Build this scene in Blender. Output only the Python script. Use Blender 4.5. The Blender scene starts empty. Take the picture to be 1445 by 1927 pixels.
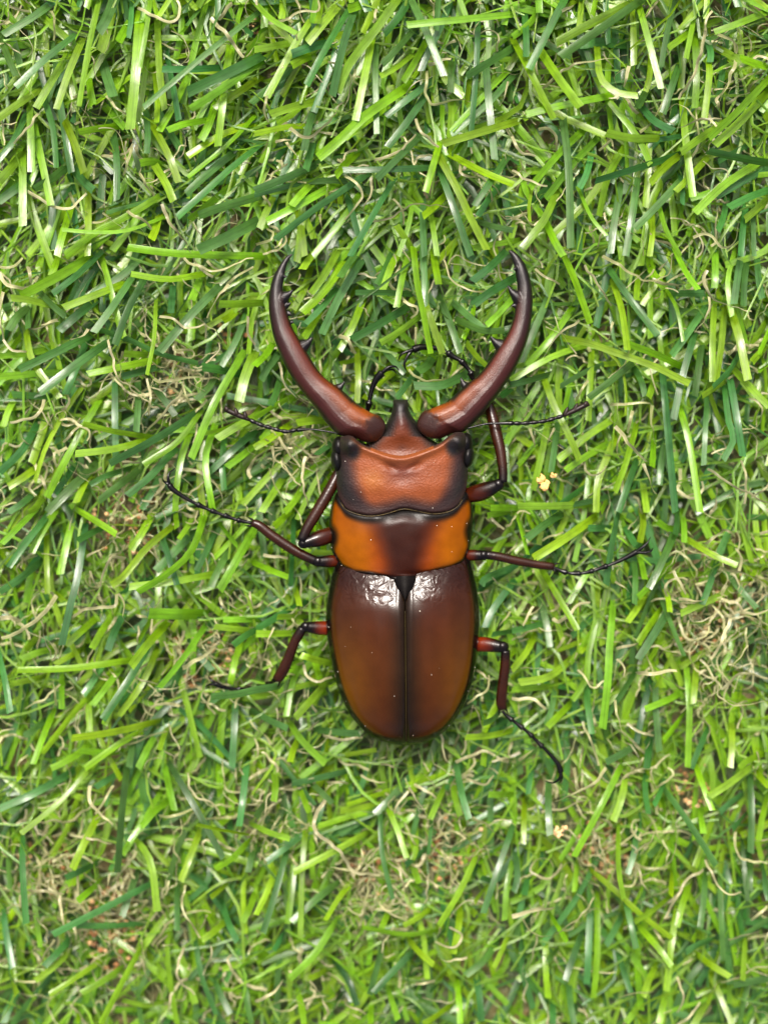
import bpy, math, random
import numpy as np
from mathutils import Vector, Matrix, noise as mnoise

R = math.radians
random.seed(7)
np.random.seed(7)
SC = bpy.context.scene
COL = SC.collection
SC.unit_settings.scale_length = 0.01          # one unit is one centimetre

# ------------------------------------------------------------------ camera
CAM_H, CAM_Y, AIM_Z = 30.0, 3.3, 1.9
cam_d = bpy.data.cameras.new("camera")
cam = bpy.data.objects.new("camera", cam_d)
COL.objects.link(cam)
SC.camera = cam
CAM_LOC = Vector((0.0, CAM_Y, CAM_H))
AIM = Vector((0.0, 0.0, AIM_Z))
_fw = (AIM - CAM_LOC).normalized()
cam.location = CAM_LOC
DIST = (AIM - CAM_LOC).length
cam_d.sensor_fit = 'VERTICAL'
cam_d.sensor_height = 24.0
cam_d.lens = 24.0 * DIST / 19.27              # 19.27 cm of lawn fill the frame height
cam_d.clip_start, cam_d.clip_end = 0.5, 400.0
cam_d.dof.use_dof = True
cam_d.dof.focus_distance = DIST - 0.15
cam_d.dof.aperture_fstop = cam_d.lens * 1e-3 / (2 * 0.40)
RIGHT = Vector((1, 0, 0))
UP = RIGHT.cross(_fw)
cam.rotation_euler = Matrix((RIGHT, UP, -_fw)).transposed().to_euler()

# ------------------------------------------------------------------ world, sun, exposure
SUN_EL, SUN_AZ = R(56), R(-8)                 # azimuth from +Y (top of the picture), clockwise
wd = bpy.data.worlds.new("World")
SC.world = wd
wd.use_nodes = True
nt = wd.node_tree
bg = nt.nodes["Background"]
sky = nt.nodes.new("ShaderNodeTexSky")
sky.sky_type = 'NISHITA'
sky.sun_disc = False
sky.sun_elevation = SUN_EL
sky.sun_rotation = SUN_AZ
sky.air_density = 0.45
sky.dust_density = 8.0
sky.ozone_density = 0.3
nt.links.new(sky.outputs[0], bg.inputs[0])
bg.inputs[1].default_value = 0.11
sun_d = bpy.data.lights.new("sun", 'SUN')
sun_d.energy = 1.5
sun_d.angle = R(12)
sun_d.color = (1.0, 0.95, 0.88)
sun = bpy.data.objects.new("sun", sun_d)
COL.objects.link(sun)
_sd = Vector((math.sin(SUN_AZ) * math.cos(SUN_EL), math.cos(SUN_AZ) * math.cos(SUN_EL), math.sin(SUN_EL)))
sun.rotation_euler = _sd.to_track_quat('Z', 'Y').to_euler()
sun.location = _sd * 60
SC.view_settings.view_transform = 'Standard'
SC.view_settings.look = 'None'
SC.view_settings.gamma = 1.0
SC.view_settings.exposure = 1.2

# ------------------------------------------------------------------ helpers
def P(px, py, z):
    """The point of height z that the photograph shows at (px, py)."""
    d = _fw * DIST + RIGHT * ((px - 722.5) / 100.0) + UP * ((963.5 - py) / 100.0)
    t = (z - CAM_LOC.z) / d.z
    return CAM_LOC + d * t

def lin(c):
    return tuple((v / 255.0 / 12.92) if v <= 10 else ((v / 255.0 + 0.055) / 1.055) ** 2.4 for v in c)

def sm(a, b, x):
    t = min(1.0, max(0.0, (x - a) / (b - a)))
    return t * t * (3 - 2 * t)

def mx(a, b, t):
    return tuple(a[i] + (b[i] - a[i]) * t for i in range(3))

def lerp_table(tab, x):
    if x <= tab[0][0]:
        return tab[0][1]
    for (x0, y0), (x1, y1) in zip(tab, tab[1:]):
        if x <= x1:
            return y0 + (y1 - y0) * (x - x0) / (x1 - x0 + 1e-9)
    return tab[-1][1]

def smooth_table(tab, x):
    """Monotone-ish cubic reading of a table."""
    xs = [p[0] for p in tab]; ys = [p[1] for p in tab]
    n = len(xs)
    if x <= xs[0]: return ys[0]
    if x >= xs[-1]: return ys[-1]
    i = max(k for k in range(n - 1) if xs[k] <= x)
    def slope(k):
        if k == 0: return (ys[1] - ys[0]) / (xs[1] - xs[0])
        if k == n - 1: return (ys[-1] - ys[-2]) / (xs[-1] - xs[-2])
        return (ys[k + 1] - ys[k - 1]) / (xs[k + 1] - xs[k - 1])
    h = xs[i + 1] - xs[i]; t = (x - xs[i]) / h
    m0, m1 = slope(i) * h, slope(i + 1) * h
    return ((2*t**3 - 3*t*t + 1) * ys[i] + (t**3 - 2*t*t + t) * m0 + (-2*t**3 + 3*t*t) * ys[i + 1] + (t**3 - t*t) * m1)

def catmull(pts, n):
    """n + 1 points on a smooth curve through pts (tuples of any length), even in arc length of the first two values."""
    pts = [tuple(map(float, p)) for p in pts]
    if len(pts) == 2:
        return [tuple(a + (b - a) * k / n for a, b in zip(pts[0], pts[1])) for k in range(n + 1)]
    ext = [tuple(2 * a - b for a, b in zip(pts[0], pts[1]))] + pts + [tuple(2 * a - b for a, b in zip(pts[-1], pts[-2]))]
    dense = []
    for i in range(1, len(ext) - 2):
        p0, p1, p2, p3 = ext[i - 1:i + 3]
        for k in range(12):
            t = k / 12
            dense.append(tuple(0.5 * ((2 * b) + (c - a) * t + (2*a - 5*b + 4*c - d) * t*t + (-a + 3*b - 3*c + d) * t**3)
                               for a, b, c, d in zip(p0, p1, p2, p3)))
    dense.append(pts[-1])
    L = [0.0]
    for a, b in zip(dense, dense[1:]):
        L.append(L[-1] + math.dist(a[:2], b[:2]) + 1e-6)
    out, j = [], 0
    for k in range(n + 1):
        s = L[-1] * k / n
        while j < len(L) - 2 and L[j + 1] < s:
            j += 1
        t = min(1.0, (s - L[j]) / (L[j + 1] - L[j]))
        out.append(tuple(a + (b - a) * t for a, b in zip(dense[j], dense[j + 1])))
    return out

class MB:
    """Collects vertices, faces, colours and uv of one mesh."""
    def __init__(self):
        self.v, self.f, self.c, self.uv = [], [], [], []
    def add(self, vs, fs, cs, uvs=None):
        o = len(self.v)
        self.v += [tuple(p) for p in vs]
        self.f += [tuple(i + o for i in f) for f in fs]
        self.c += cs if isinstance(cs, list) else [cs] * len(vs)
        self.uv += uvs if uvs else [(0.5, 0.0)] * len(vs)
    def mesh(self, name, mat, smooth=True):
        me = bpy.data.meshes.new(name)
        me.from_pydata(self.v, [], self.f)
        a = me.attributes.new("pigment", 'FLOAT_COLOR', 'POINT')
        arr = np.ones((len(self.v), 4), dtype=np.float32)
        arr[:, :3] = np.array(self.c, dtype=np.float32).reshape(-1, 3)
        a.data.foreach_set("color", arr.ravel())
        uvl = me.uv_layers.new(name="UVMap")
        li = np.zeros(len(me.loops), dtype=np.int32)
        me.loops.foreach_get("vertex_index", li)
        uvl.data.foreach_set("uv", np.array(self.uv, dtype=np.float32)[li].ravel())
        if smooth:
            me.polygons.foreach_set("use_smooth", [True] * len(me.polygons))
        me.materials.append(mat)
        me.update()
        return me
    def build(self, name, mat, parent=None, smooth=True):
        o = bpy.data.objects.new(name, self.mesh(name, mat, smooth))
        COL.objects.link(o)
        if parent is not None:
            o.parent = parent
        return o

def tag(o, label=None, cat=None, group=None, kind=None):
    for k, v in (("label", label), ("category", cat), ("group", group), ("kind", kind)):
        if v: o[k] = v
    return o

def grid_faces(rows, cols, wrap=False):
    fs = []
    for i in range(rows - 1):
        for j in range(cols if wrap else cols - 1):
            k = (j + 1) % cols
            fs.append((i * cols + j, i * cols + k, (i + 1) * cols + k, (i + 1) * cols + j))
    return fs

def tube(mb, pts, color, n=24, sides=10, flat=1.0, raw=False):
    """A round limb through (px, py, z, radius in px); colour a triple or a function of (t, px, py)."""
    c = pts if raw else catmull(pts, n)
    W = [P(p[0], p[1], p[2]) for p in c]
    vs, cs = [], []
    for i, p in enumerate(c):
        t = (W[min(i + 1, len(W) - 1)] - W[max(i - 1, 0)]).normalized()
        s = t.cross(Vector((0, 0, 1)))
        s = s.normalized() if s.length > 1e-4 else Vector((1, 0, 0))
        u = s.cross(t)
        r = max(p[3], 0.15) / 100.0
        for k in range(sides):
            a = 2 * math.pi * k / sides
            vs.append(W[i] + s * (math.cos(a) * r) + u * (math.sin(a) * r * flat))
            tt = i / (len(c) - 1)
            cs.append(color(tt, p[0], p[1]) if callable(color) else color)
    fs = grid_faces(len(c), sides, True)
    a, b = len(vs), len(vs) + 1
    vs += [W[0], W[-1]]
    cs += [cs[0], cs[-1]]
    fs += [(a, (k + 1) % sides, k) for k in range(sides)]
    o = (len(c) - 1) * sides
    fs += [(b, o + k, o + (k + 1) % sides) for k in range(sides)]
    mb.add(vs, fs, cs)

def ball(mb, px, py, z, rx, ry, rz, color, nu=18, nv=12, rot=0.0):
    vs, cs = [], []
    for i in range(nv + 1):
        th = math.pi * i / nv
        for j in range(nu):
            ph = 2 * math.pi * j / nu
            a, b = rx * math.sin(th) * math.cos(ph), ry * math.sin(th) * math.sin(ph)
            x = px + a * math.cos(rot) - b * math.sin(rot); y = py + a * math.sin(rot) + b * math.cos(rot)
            vs.append(P(x, y, z + rz / 100.0 * math.cos(th)))
            cs.append(color(0, x, y) if callable(color) else color)
    mb.add(vs, grid_faces(nv + 1, nu, True), cs)

# ------------------------------------------------------------------ materials
def new_mat(name):
    m = bpy.data.materials.new(name)
    m.use_nodes = True
    return m, m.node_tree, m.node_tree.nodes["Principled BSDF"]

def N(t, kind, **kw):
    n = t.nodes.new(kind)
    for k, v in kw.items():
        setattr(n, k, v)
    return n

def blade_material(name, rough, transl, ridge):
    m, t, b = new_mat(name)
    at = N(t, "ShaderNodeAttribute", attribute_name="pigment")
    uv = N(t, "ShaderNodeUVMap", uv_map="UVMap")
    tc = N(t, "ShaderNodeTexCoord")
    # uneven tint along the blade
    n1 = N(t, "ShaderNodeTexNoise"); n1.inputs["Scale"].default_value = 3.0; n1.inputs["Detail"].default_value = 5.0
    t.links.new(tc.outputs["Object"], n1.inputs["Vector"])
    r1 = N(t, "ShaderNodeMapRange"); r1.inputs[1].default_value = 0.3; r1.inputs[2].default_value = 0.7
    r1.inputs[3].default_value = 0.78; r1.inputs[4].default_value = 1.22
    t.links.new(n1.outputs[0], r1.inputs[0])
    # lengthwise extrusion lines
    mp = N(t, "ShaderNodeMapping"); mp.inputs["Scale"].default_value = (9.0, 0.55, 1.0)
    t.links.new(uv.outputs[0], mp.inputs[0])
    n2 = N(t, "ShaderNodeTexNoise"); n2.inputs["Scale"].default_value = 1.0; n2.inputs["Detail"].default_value = 3.0
    t.links.new(mp.outputs[0], n2.inputs["Vector"])
    r2 = N(t, "ShaderNodeMapRange"); r2.inputs[1].default_value = 0.3; r2.inputs[2].default_value = 0.7
    r2.inputs[3].default_value = 0.86; r2.inputs[4].default_value = 1.12
    t.links.new(n2.outputs[0], r2.inputs[0])
    mu0 = N(t, "ShaderNodeMath", operation='MULTIPLY')
    t.links.new(r1.outputs[0], mu0.inputs[0]); t.links.new(r2.outputs[0], mu0.inputs[1])
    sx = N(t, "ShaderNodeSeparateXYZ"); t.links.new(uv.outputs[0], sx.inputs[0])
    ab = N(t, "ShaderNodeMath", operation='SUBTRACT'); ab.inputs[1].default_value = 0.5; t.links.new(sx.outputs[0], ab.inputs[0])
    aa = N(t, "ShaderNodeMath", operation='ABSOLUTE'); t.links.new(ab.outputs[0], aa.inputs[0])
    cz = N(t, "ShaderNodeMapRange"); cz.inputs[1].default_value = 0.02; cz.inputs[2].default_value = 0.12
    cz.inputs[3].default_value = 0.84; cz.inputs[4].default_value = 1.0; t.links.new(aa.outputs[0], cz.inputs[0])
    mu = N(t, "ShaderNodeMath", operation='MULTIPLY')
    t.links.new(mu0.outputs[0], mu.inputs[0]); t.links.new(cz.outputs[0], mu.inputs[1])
    vm = N(t, "ShaderNodeVectorMath", operation='SCALE')
    t.links.new(at.outputs["Color"], vm.inputs[0]); t.links.new(mu.outputs[0], vm.inputs["Scale"])
    t.links.new(vm.outputs[0], b.inputs["Base Color"])
    # relief: ridges plus specks
    n3 = N(t, "ShaderNodeTexNoise"); n3.inputs["Scale"].default_value = 28.0; n3.inputs["Detail"].default_value = 2.0
    t.links.new(tc.outputs["Object"], n3.inputs["Vector"])
    ad = N(t, "ShaderNodeMath", operation='MULTIPLY_ADD'); ad.inputs[1].default_value = 0.35
    t.links.new(n3.outputs[0], ad.inputs[0]); t.links.new(n2.outputs[0], ad.inputs[2])
    bp = N(t, "ShaderNodeBump"); bp.inputs["Strength"].default_value = ridge; bp.inputs["Distance"].default_value = 0.007
    t.links.new(ad.outputs[0], bp.inputs["Height"])
    t.links.new(bp.outputs[0], b.inputs["Normal"])
    rr = N(t, "ShaderNodeMapRange"); rr.inputs[3].default_value = rough - 0.1; rr.inputs[4].default_value = rough + 0.12
    t.links.new(n1.outputs[0], rr.inputs[0]); t.links.new(rr.outputs[0], b.inputs["Roughness"])
    b.inputs["Specular IOR Level"].default_value = 0.7
    tr = N(t, "ShaderNodeBsdfTranslucent")
    t.links.new(vm.outputs[0], tr.inputs[0])
    ms = N(t, "ShaderNodeMixShader"); ms.inputs[0].default_value = transl
    t.links.new(b.outputs[0], ms.inputs[1]); t.links.new(tr.outputs[0], ms.inputs[2])
    t.links.new(ms.outputs[0], t.nodes["Material Output"].inputs[0])
    return m

MAT_BLADE = blade_material("turf_blade", 0.20, 0.46, 0.6)
MAT_FIBRE = blade_material("thatch_fibre", 0.22, 0.45, 0.5)

def chitin(name, rough, grain_scale, grain, var=0.2, wrinkle=0.0, coat=0.0, spec=0.5):
    m, t, b = new_mat(name)
    at = N(t, "ShaderNodeAttribute", attribute_name="pigment")
    tc = N(t, "ShaderNodeTexCoord")
    n1 = N(t, "ShaderNodeTexNoise"); n1.inputs["Scale"].default_value = 4.0; n1.inputs["Detail"].default_value = 6.0
    t.links.new(tc.outputs["Object"], n1.inputs["Vector"])
    r1 = N(t, "ShaderNodeMapRange"); r1.inputs[1].default_value = 0.3; r1.inputs[2].default_value = 0.7
    r1.inputs[3].default_value = 0.42 * (1 - var); r1.inputs[4].default_value = 0.42 * (1 + var)
    t.links.new(n1.outputs[0], r1.inputs[0])
    vm = N(t, "ShaderNodeVectorMath", operation='SCALE')
    t.links.new(at.outputs["Color"], vm.inputs[0]); t.links.new(r1.outputs[0], vm.inputs["Scale"])
    t.links.new(vm.outputs[0], b.inputs["Base Color"])
    n2 = N(t, "ShaderNodeTexNoise"); n2.inputs["Scale"].default_value = grain_scale; n2.inputs["Detail"].default_value = 2.0
    t.links.new(tc.outputs["Object"], n2.inputs["Vector"])
    bp = N(t, "ShaderNodeBump"); bp.inputs["Strength"].default_value = grain; bp.inputs["Distance"].default_value = 0.012
    t.links.new(n2.outputs[0], bp.inputs["Height"])
    if wrinkle > 0:
        w = N(t, "ShaderNodeTexNoise"); w.inputs["Scale"].default_value = 5.0; w.inputs["Detail"].default_value = 1.6
        w.inputs["Distortion"].default_value = 1.2
        t.links.new(tc.outputs["Object"], w.inputs["Vector"])
        wa = N(t, "ShaderNodeAttribute", attribute_name="wrinkle")
        mu = N(t, "ShaderNodeMath", operation='MULTIPLY')
        t.links.new(w.outputs[0], mu.inputs[0]); t.links.new(wa.outputs["Fac"], mu.inputs[1])
        b2 = N(t, "ShaderNodeBump"); b2.inputs["Strength"].default_value = wrinkle; b2.inputs["Distance"].default_value = 0.12
        t.links.new(mu.outputs[0], b2.inputs["Height"]); t.links.new(bp.outputs[0], b2.inputs["Normal"])
        t.links.new(b2.outputs[0], b.inputs["Normal"])
    else:
        t.links.new(bp.outputs[0], b.inputs["Normal"])
    rr = N(t, "ShaderNodeMapRange"); rr.inputs[3].default_value = rough * 0.8; rr.inputs[4].default_value = rough * 1.25
    t.links.new(n1.outputs[0], rr.inputs[0]); t.links.new(rr.outputs[0], b.inputs["Roughness"])
    b.inputs["Specular IOR Level"].default_value = spec
    b.inputs["Coat Weight"].default_value = coat
    b.inputs["Coat Roughness"].default_value = 0.12
    return m

MAT_ELYTRA = chitin("elytron_chitin", 0.16, 40, 0.10, 0.10, wrinkle=0.22, spec=0.22)
MAT_PRONOTUM = chitin("pronotum_chitin", 0.24, 55, 0.2, 0.12, spec=0.14)
MAT_HEAD = chitin("head_chitin", 0.50, 26, 0.9, 0.10, spec=0.6)
MAT_MANDIBLE = chitin("mandible_chitin", 0.32, 48, 0.6, 0.10, spec=0.46)
MAT_LEG = chitin("leg_chitin", 0.20, 30, 0.25, 0.25, spec=0.32)
MAT_BLACK = chitin("black_chitin", 0.38, 30, 0.3, 0.2, spec=0.25)

def soil_material():
    m, t, b = new_mat("turf_backing")
    tc = N(t, "ShaderNodeTexCoord")
    n1 = N(t, "ShaderNodeTexNoise"); n1.inputs["Scale"].default_value = 0.45; n1.inputs["Detail"].default_value = 6.0
    n2 = N(t, "ShaderNodeTexNoise"); n2.inputs["Scale"].default_value = 6.0; n2.inputs["Detail"].default_value = 8.0
    for n in (n1, n2): t.links.new(tc.outputs["Object"], n.inputs["Vector"])
    cr = N(t, "ShaderNodeValToRGB")
    e = cr.color_ramp.elements
    e[0].position = 0.48; e[0].color = (*lin((70, 84, 50)), 1)
    e[1].position = 0.72; e[1].color = (*lin((142, 116, 78)), 1)
    ad = N(t, "ShaderNodeMath", operation='MULTIPLY_ADD'); ad.inputs[1].default_value = 0.35
    sb = N(t, "ShaderNodeMath", operation='SUBTRACT'); sb.inputs[1].default_value = 0.5
    t.links.new(n2.outputs[0], sb.inputs[0]); t.links.new(sb.outputs[0], ad.inputs[0]); t.links.new(n1.outputs[0], ad.inputs[2])
    t.links.new(ad.outputs[0], cr.inputs[0]); t.links.new(cr.outputs[0], b.inputs["Base Color"])
    bp = N(t, "ShaderNodeBump"); bp.inputs["Distance"].default_value = 0.15; bp.inputs["Strength"].default_value = 0.8
    t.links.new(n2.outputs[0], bp.inputs["Height"]); t.links.new(bp.outputs[0], b.inputs["Normal"])
    b.inputs["Roughness"].default_value = 0.45
    return m

def crumb_material():
    m, t, b = new_mat("crumb")
    at = N(t, "ShaderNodeAttribute", attribute_name="pigment")
    tc = N(t, "ShaderNodeTexCoord")
    n = N(t, "ShaderNodeTexNoise"); n.inputs["Scale"].default_value = 22.0; n.inputs["Detail"].default_value = 4.0
    t.links.new(tc.outputs["Object"], n.inputs["Vector"])
    r = N(t, "ShaderNodeMapRange"); r.inputs[3].default_value = 0.6; r.inputs[4].default_value = 1.35
    t.links.new(n.outputs[0], r.inputs[0])
    vm = N(t, "ShaderNodeVectorMath", operation='SCALE')
    t.links.new(at.outputs["Color"], vm.inputs[0]); t.links.new(r.outputs[0], vm.inputs["Scale"])
    t.links.new(vm.outputs[0], b.inputs["Base Color"])
    bp = N(t, "ShaderNodeBump"); bp.inputs["Distance"].default_value = 0.04; bp.inputs["Strength"].default_value = 0.7
    t.links.new(n.outputs[0], bp.inputs["Height"]); t.links.new(bp.outputs[0], b.inputs["Normal"])
    b.inputs["Roughness"].default_value = 0.75
    return m
MAT_SOIL, MAT_CRUMB = soil_material(), crumb_material()

# ------------------------------------------------------------------ beetle geometry tables (photograph pixels)
LEGS = {   # femur, tibia, tarsus joints as (px, py, z, radius px)
 "front_l": dict(fem=[(640, 1000, 1.60, 12), (605, 1012, 1.75, 16), (570, 1023, 1.85, 9)],
                 tib=[(567, 1018, 1.88, 9), (578, 994, 1.85, 10), (596, 964, 1.80, 11), (619, 925, 1.72, 11), (640, 885, 1.62, 10), (656, 855, 1.55, 9)],
                 tar=[(656, 852, 1.55), (673, 812, 1.52), (689, 780, 1.50), (694, 760, 1.50), (700, 732, 1.50), (708.5, 713, 1.52), (719, 701, 1.53)],
                 claws=[[(719, 701, 1.53), (731, 691, 1.54), (744, 690, 1.52), (751, 698, 1.48)], [(719, 701, 1.53), (729, 696, 1.48), (740, 696, 1.42), (746, 703, 1.36)]]),
 "front_r": dict(fem=[(872, 934, 1.60, 13), (905, 926, 1.75, 17), (938, 912, 1.85, 11)],
                 tib=[(946, 908, 1.88, 8), (946, 887, 1.85, 8.5), (941.5, 850, 1.78, 10), (934, 818, 1.70, 11), (926, 785, 1.60, 11.5), (915, 755, 1.52, 10)],
                 tar=[(912, 748, 1.50), (899, 728, 1.47), (889, 711, 1.45), (883, 697, 1.44), (868, 680, 1.43), (854, 672, 1.42), (839, 662.6, 1.40), (818, 655, 1.38), (793, 653, 1.38), (777, 658, 1.40)],
                 claws=[[(777, 658, 1.40), (768, 668, 1.44), (761, 683, 1.46), (762, 692, 1.46), (767, 701, 1.42)], [(777, 658, 1.42), (764, 662, 1.45), (754, 668, 1.46), (749, 678, 1.43)]]),
 "mid_l": dict(fem=[(650, 1054, 1.58, 10), (622, 1056, 1.66, 12), (598, 1057, 1.72, 10)],
               tib=[(594, 1056, 1.72, 9), (569, 1044, 1.72, 9.5), (543, 1029, 1.70, 10), (511, 1007, 1.68, 9.5), (488, 989, 1.66, 9), (474, 984, 1.66, 7)],
               tar=[(474, 984, 1.66), (446, 978, 1.66), (412, 966, 1.66), (380, 953, 1.66), (351, 938, 1.68), (327, 922, 1.70), (319, 912, 1.70)],
               claws=[[(320, 913, 1.70), (317, 901, 1.72), (319, 890, 1.70), (330, 881, 1.64)], [(320, 914, 1.70), (314, 909, 1.70), (309, 906, 1.66), (307, 901, 1.6)]]),
 "mid_r": dict(fem=[(865, 1045, 1.58, 10), (888, 1045, 1.66, 11), (910, 1045, 1.72, 9.5)],
               tib=[(914, 1044, 1.72, 8.5), (940, 1048, 1.72, 8.5), (965, 1054, 1.71, 8.5), (1007, 1062, 1.68, 8), (1036, 1066, 1.66, 7.5), (1042, 1067, 1.66, 6)],
               tar=[(1041, 1068, 1.66), (1068, 1078, 1.66), (1099, 1078, 1.67), (1136, 1067, 1.68), (1170, 1053, 1.69), (1198, 1038, 1.70)],
               claws=[[(1197, 1038, 1.70), (1208, 1030, 1.72), (1217, 1022, 1.72), (1223, 1011, 1.68)], [(1197, 1039, 1.70), (1213, 1040, 1.71), (1224, 1037, 1.70), (1228, 1031, 1.66)]]),
 "hind_l": dict(fem=[(635, 1183, 1.50, 13), (605, 1182, 1.58, 14), (575, 1180, 1.66, 10)],
                tib=[(570, 1182, 1.66, 9), (562, 1195, 1.66, 9.5), (554, 1209, 1.65, 9.5), (544, 1236, 1.62, 10), (533, 1261, 1.58, 11), (522, 1279, 1.52, 10)],
                tar=[(520, 1280, 1.50), (498, 1290, 1.18), (470, 1296, 1.05), (438, 1296, 1.12), (418, 1292, 1.18), (405, 1286, 1.20)],
                claws=[[(408, 1287, 1.20), (398, 1280, 1.22), (392, 1272, 1.16)], [(408, 1288, 1.20), (396, 1288, 1.18), (388, 1292, 1.1)]]),
 "hind_r": dict(fem=[(880, 1213, 1.50, 14), (915, 1213, 1.60, 14.5), (946, 1218, 1.70, 11)],
                tib=[(951, 1224, 1.70, 9), (950, 1253, 1.68, 9.5), (946, 1285, 1.66, 10), (943, 1318, 1.62, 10.5), (945, 1334, 1.60, 9)],
                tar=[(946, 1338, 1.60), (951, 1345, 1.60), (970, 1360, 1.60), (993, 1378, 1.60), (1014, 1399, 1.60), (1032, 1417, 1.60), (1049, 1437, 1.60), (1055, 1453, 1.60)],
                claws=[[(1055, 1452, 1.60), (1053, 1464, 1.62), (1041, 1473, 1.58), (1024, 1469, 1.5)], [(1054, 1452, 1.60), (1057, 1464, 1.52), (1050, 1476, 1.45)]]),
}
BODY_POLY = [(612, 1150), (619, 1105), (630, 1067), (619, 995), (624, 940), (622, 860), (642, 820), (690, 820), (728, 795), (740, 755), (767, 753),
             (784, 792), (830, 820), (862, 812), (890, 850), (882, 920), (890, 990), (884, 1040), (897, 1102), (903, 1177), (895, 1257), (867, 1339),
             (817, 1390), (764, 1403), (709, 1392), (655, 1339), (626, 1259)]
LO = [(551.6, 477), (540, 481.5), (529.8, 494), (519.4, 510.6), (511, 531), (506.6, 556), (506, 581), (510, 610), (515.3, 635), (525.7, 664), (538, 691),
      (554.7, 718), (573.4, 743), (592, 766), (608.7, 789), (625, 809.5), (640, 821)]
LI = [(551.6, 478), (544, 489.8), (539, 502), (536, 519), (534, 529), (532.5, 544), (535, 560), (539, 580), (544, 600), (552, 620), (561, 635), (570, 650), (579, 665),
      (590, 683), (602, 701), (617, 716), (632, 726), (646, 736), (660.6, 749), (681, 768), (700, 782)]
RO = [(956, 470), (967, 473), (981, 487), (990.5, 503.7), (997.4, 526), (1001.6, 551), (1001.6, 578), (998.8, 606), (993.3, 634), (983.6, 661.5), (969.8, 692),
      (953, 719.6), (933.8, 747), (914.4, 772), (895, 794), (881, 808), (864, 816)]
RI = [(956, 472), (961.5, 484), (967, 501), (970, 520), (973, 537), (972, 556), (969, 577), (965, 600), (957, 622), (947, 640), (936, 655), (923, 675), (909, 695), (892, 713),
      (878, 722), (868, 732), (856, 742), (834, 764), (815, 776)]

def inside(poly, x, y):
    c = False
    for (x0, y0), (x1, y1) in zip(poly, poly[1:] + poly[:1]):
        if (y0 > y) != (y1 > y) and x < (x1 - x0) * (y - y0) / (y1 - y0) + x0:
            c = not c
    return c

def seg_dist(px, py, a, b):
    dx, dy = b[0] - a[0], b[1] - a[1]
    t = max(0, min(1, ((px - a[0]) * dx + (py - a[1]) * dy) / (dx * dx + dy * dy + 1e-9)))
    return math.hypot(px - a[0] - dx * t, py - a[1] - dy * t), t

CAPS = []     # (a, b, reach px): limbs that grass has to stay below
for L in LEGS.values():
    for key, reach in (("fem", 22), ("tib", 17), ("tar", 11)):
        q = L[key]
        CAPS += [(q[i], q[i + 1], reach, 0.14 if key != "tar" else 0.09) for i in range(len(q) - 1)]
    for q in L["claws"]:
        CAPS += [(q[i], q[i + 1], 8, 0.07) for i in range(len(q) - 1)]
ANT_L = [(648, 819, 1.92), (617, 812, 1.92), (585, 808, 1.92), (559, 809, 1.92), (537, 812, 1.91), (511, 805.5, 1.90), (490, 799, 1.89), (469, 789.7, 1.88), (446, 780, 1.87), (423, 769, 1.86)]
ANT_R = [(872, 808, 1.92), (886, 804.4, 1.92), (913, 798, 1.92), (939, 796.5, 1.92), (965, 796.5, 1.92), (987, 796.5, 1.91), (1023, 792.6, 1.90), (1044, 787, 1.89), (1060, 782, 1.89), (1080, 772.5, 1.88), (1107, 759, 1.87)]
for q in (ANT_L, ANT_R):
    CAPS += [(q[i], q[i + 1], 10, 0.12) for i in range(len(q) - 1)]
for o_, i_ in ((LO, LI), (RO, RI)):
    oo, ii = catmull(o_, 14), catmull(i_, 14)
    mid = [((a[0] + b[0]) / 2, (a[1] + b[1]) / 2, 1.62) for a, b in zip(oo, ii)]
    for k in range(14):
        CAPS.append((mid[k], mid[k + 1], 12 + math.dist(oo[k], ii[k]) / 2, 0.06))

def cap_height(px, py, z, over=False):
    if 600 < px < 915 and 745 < py < 1415 and inside(BODY_POLY, px, py):
        return min(z, 1.16)
    if over:
        return z
    if 290 < px < 1245 and 450 < py < 1490:
        for a, b, reach, gap in CAPS:
            if abs(px - a[0]) > 120 or abs(py - a[1]) > 120:
                continue
            d, t = seg_dist(px, py, a, b)
            if d < reach * 1.7:
                top = a[2] + (b[2] - a[2]) * t - gap
                z = min(z, top + max(0.0, (d - reach) / (reach * 0.7)) * 0.4)
    return z

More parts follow.
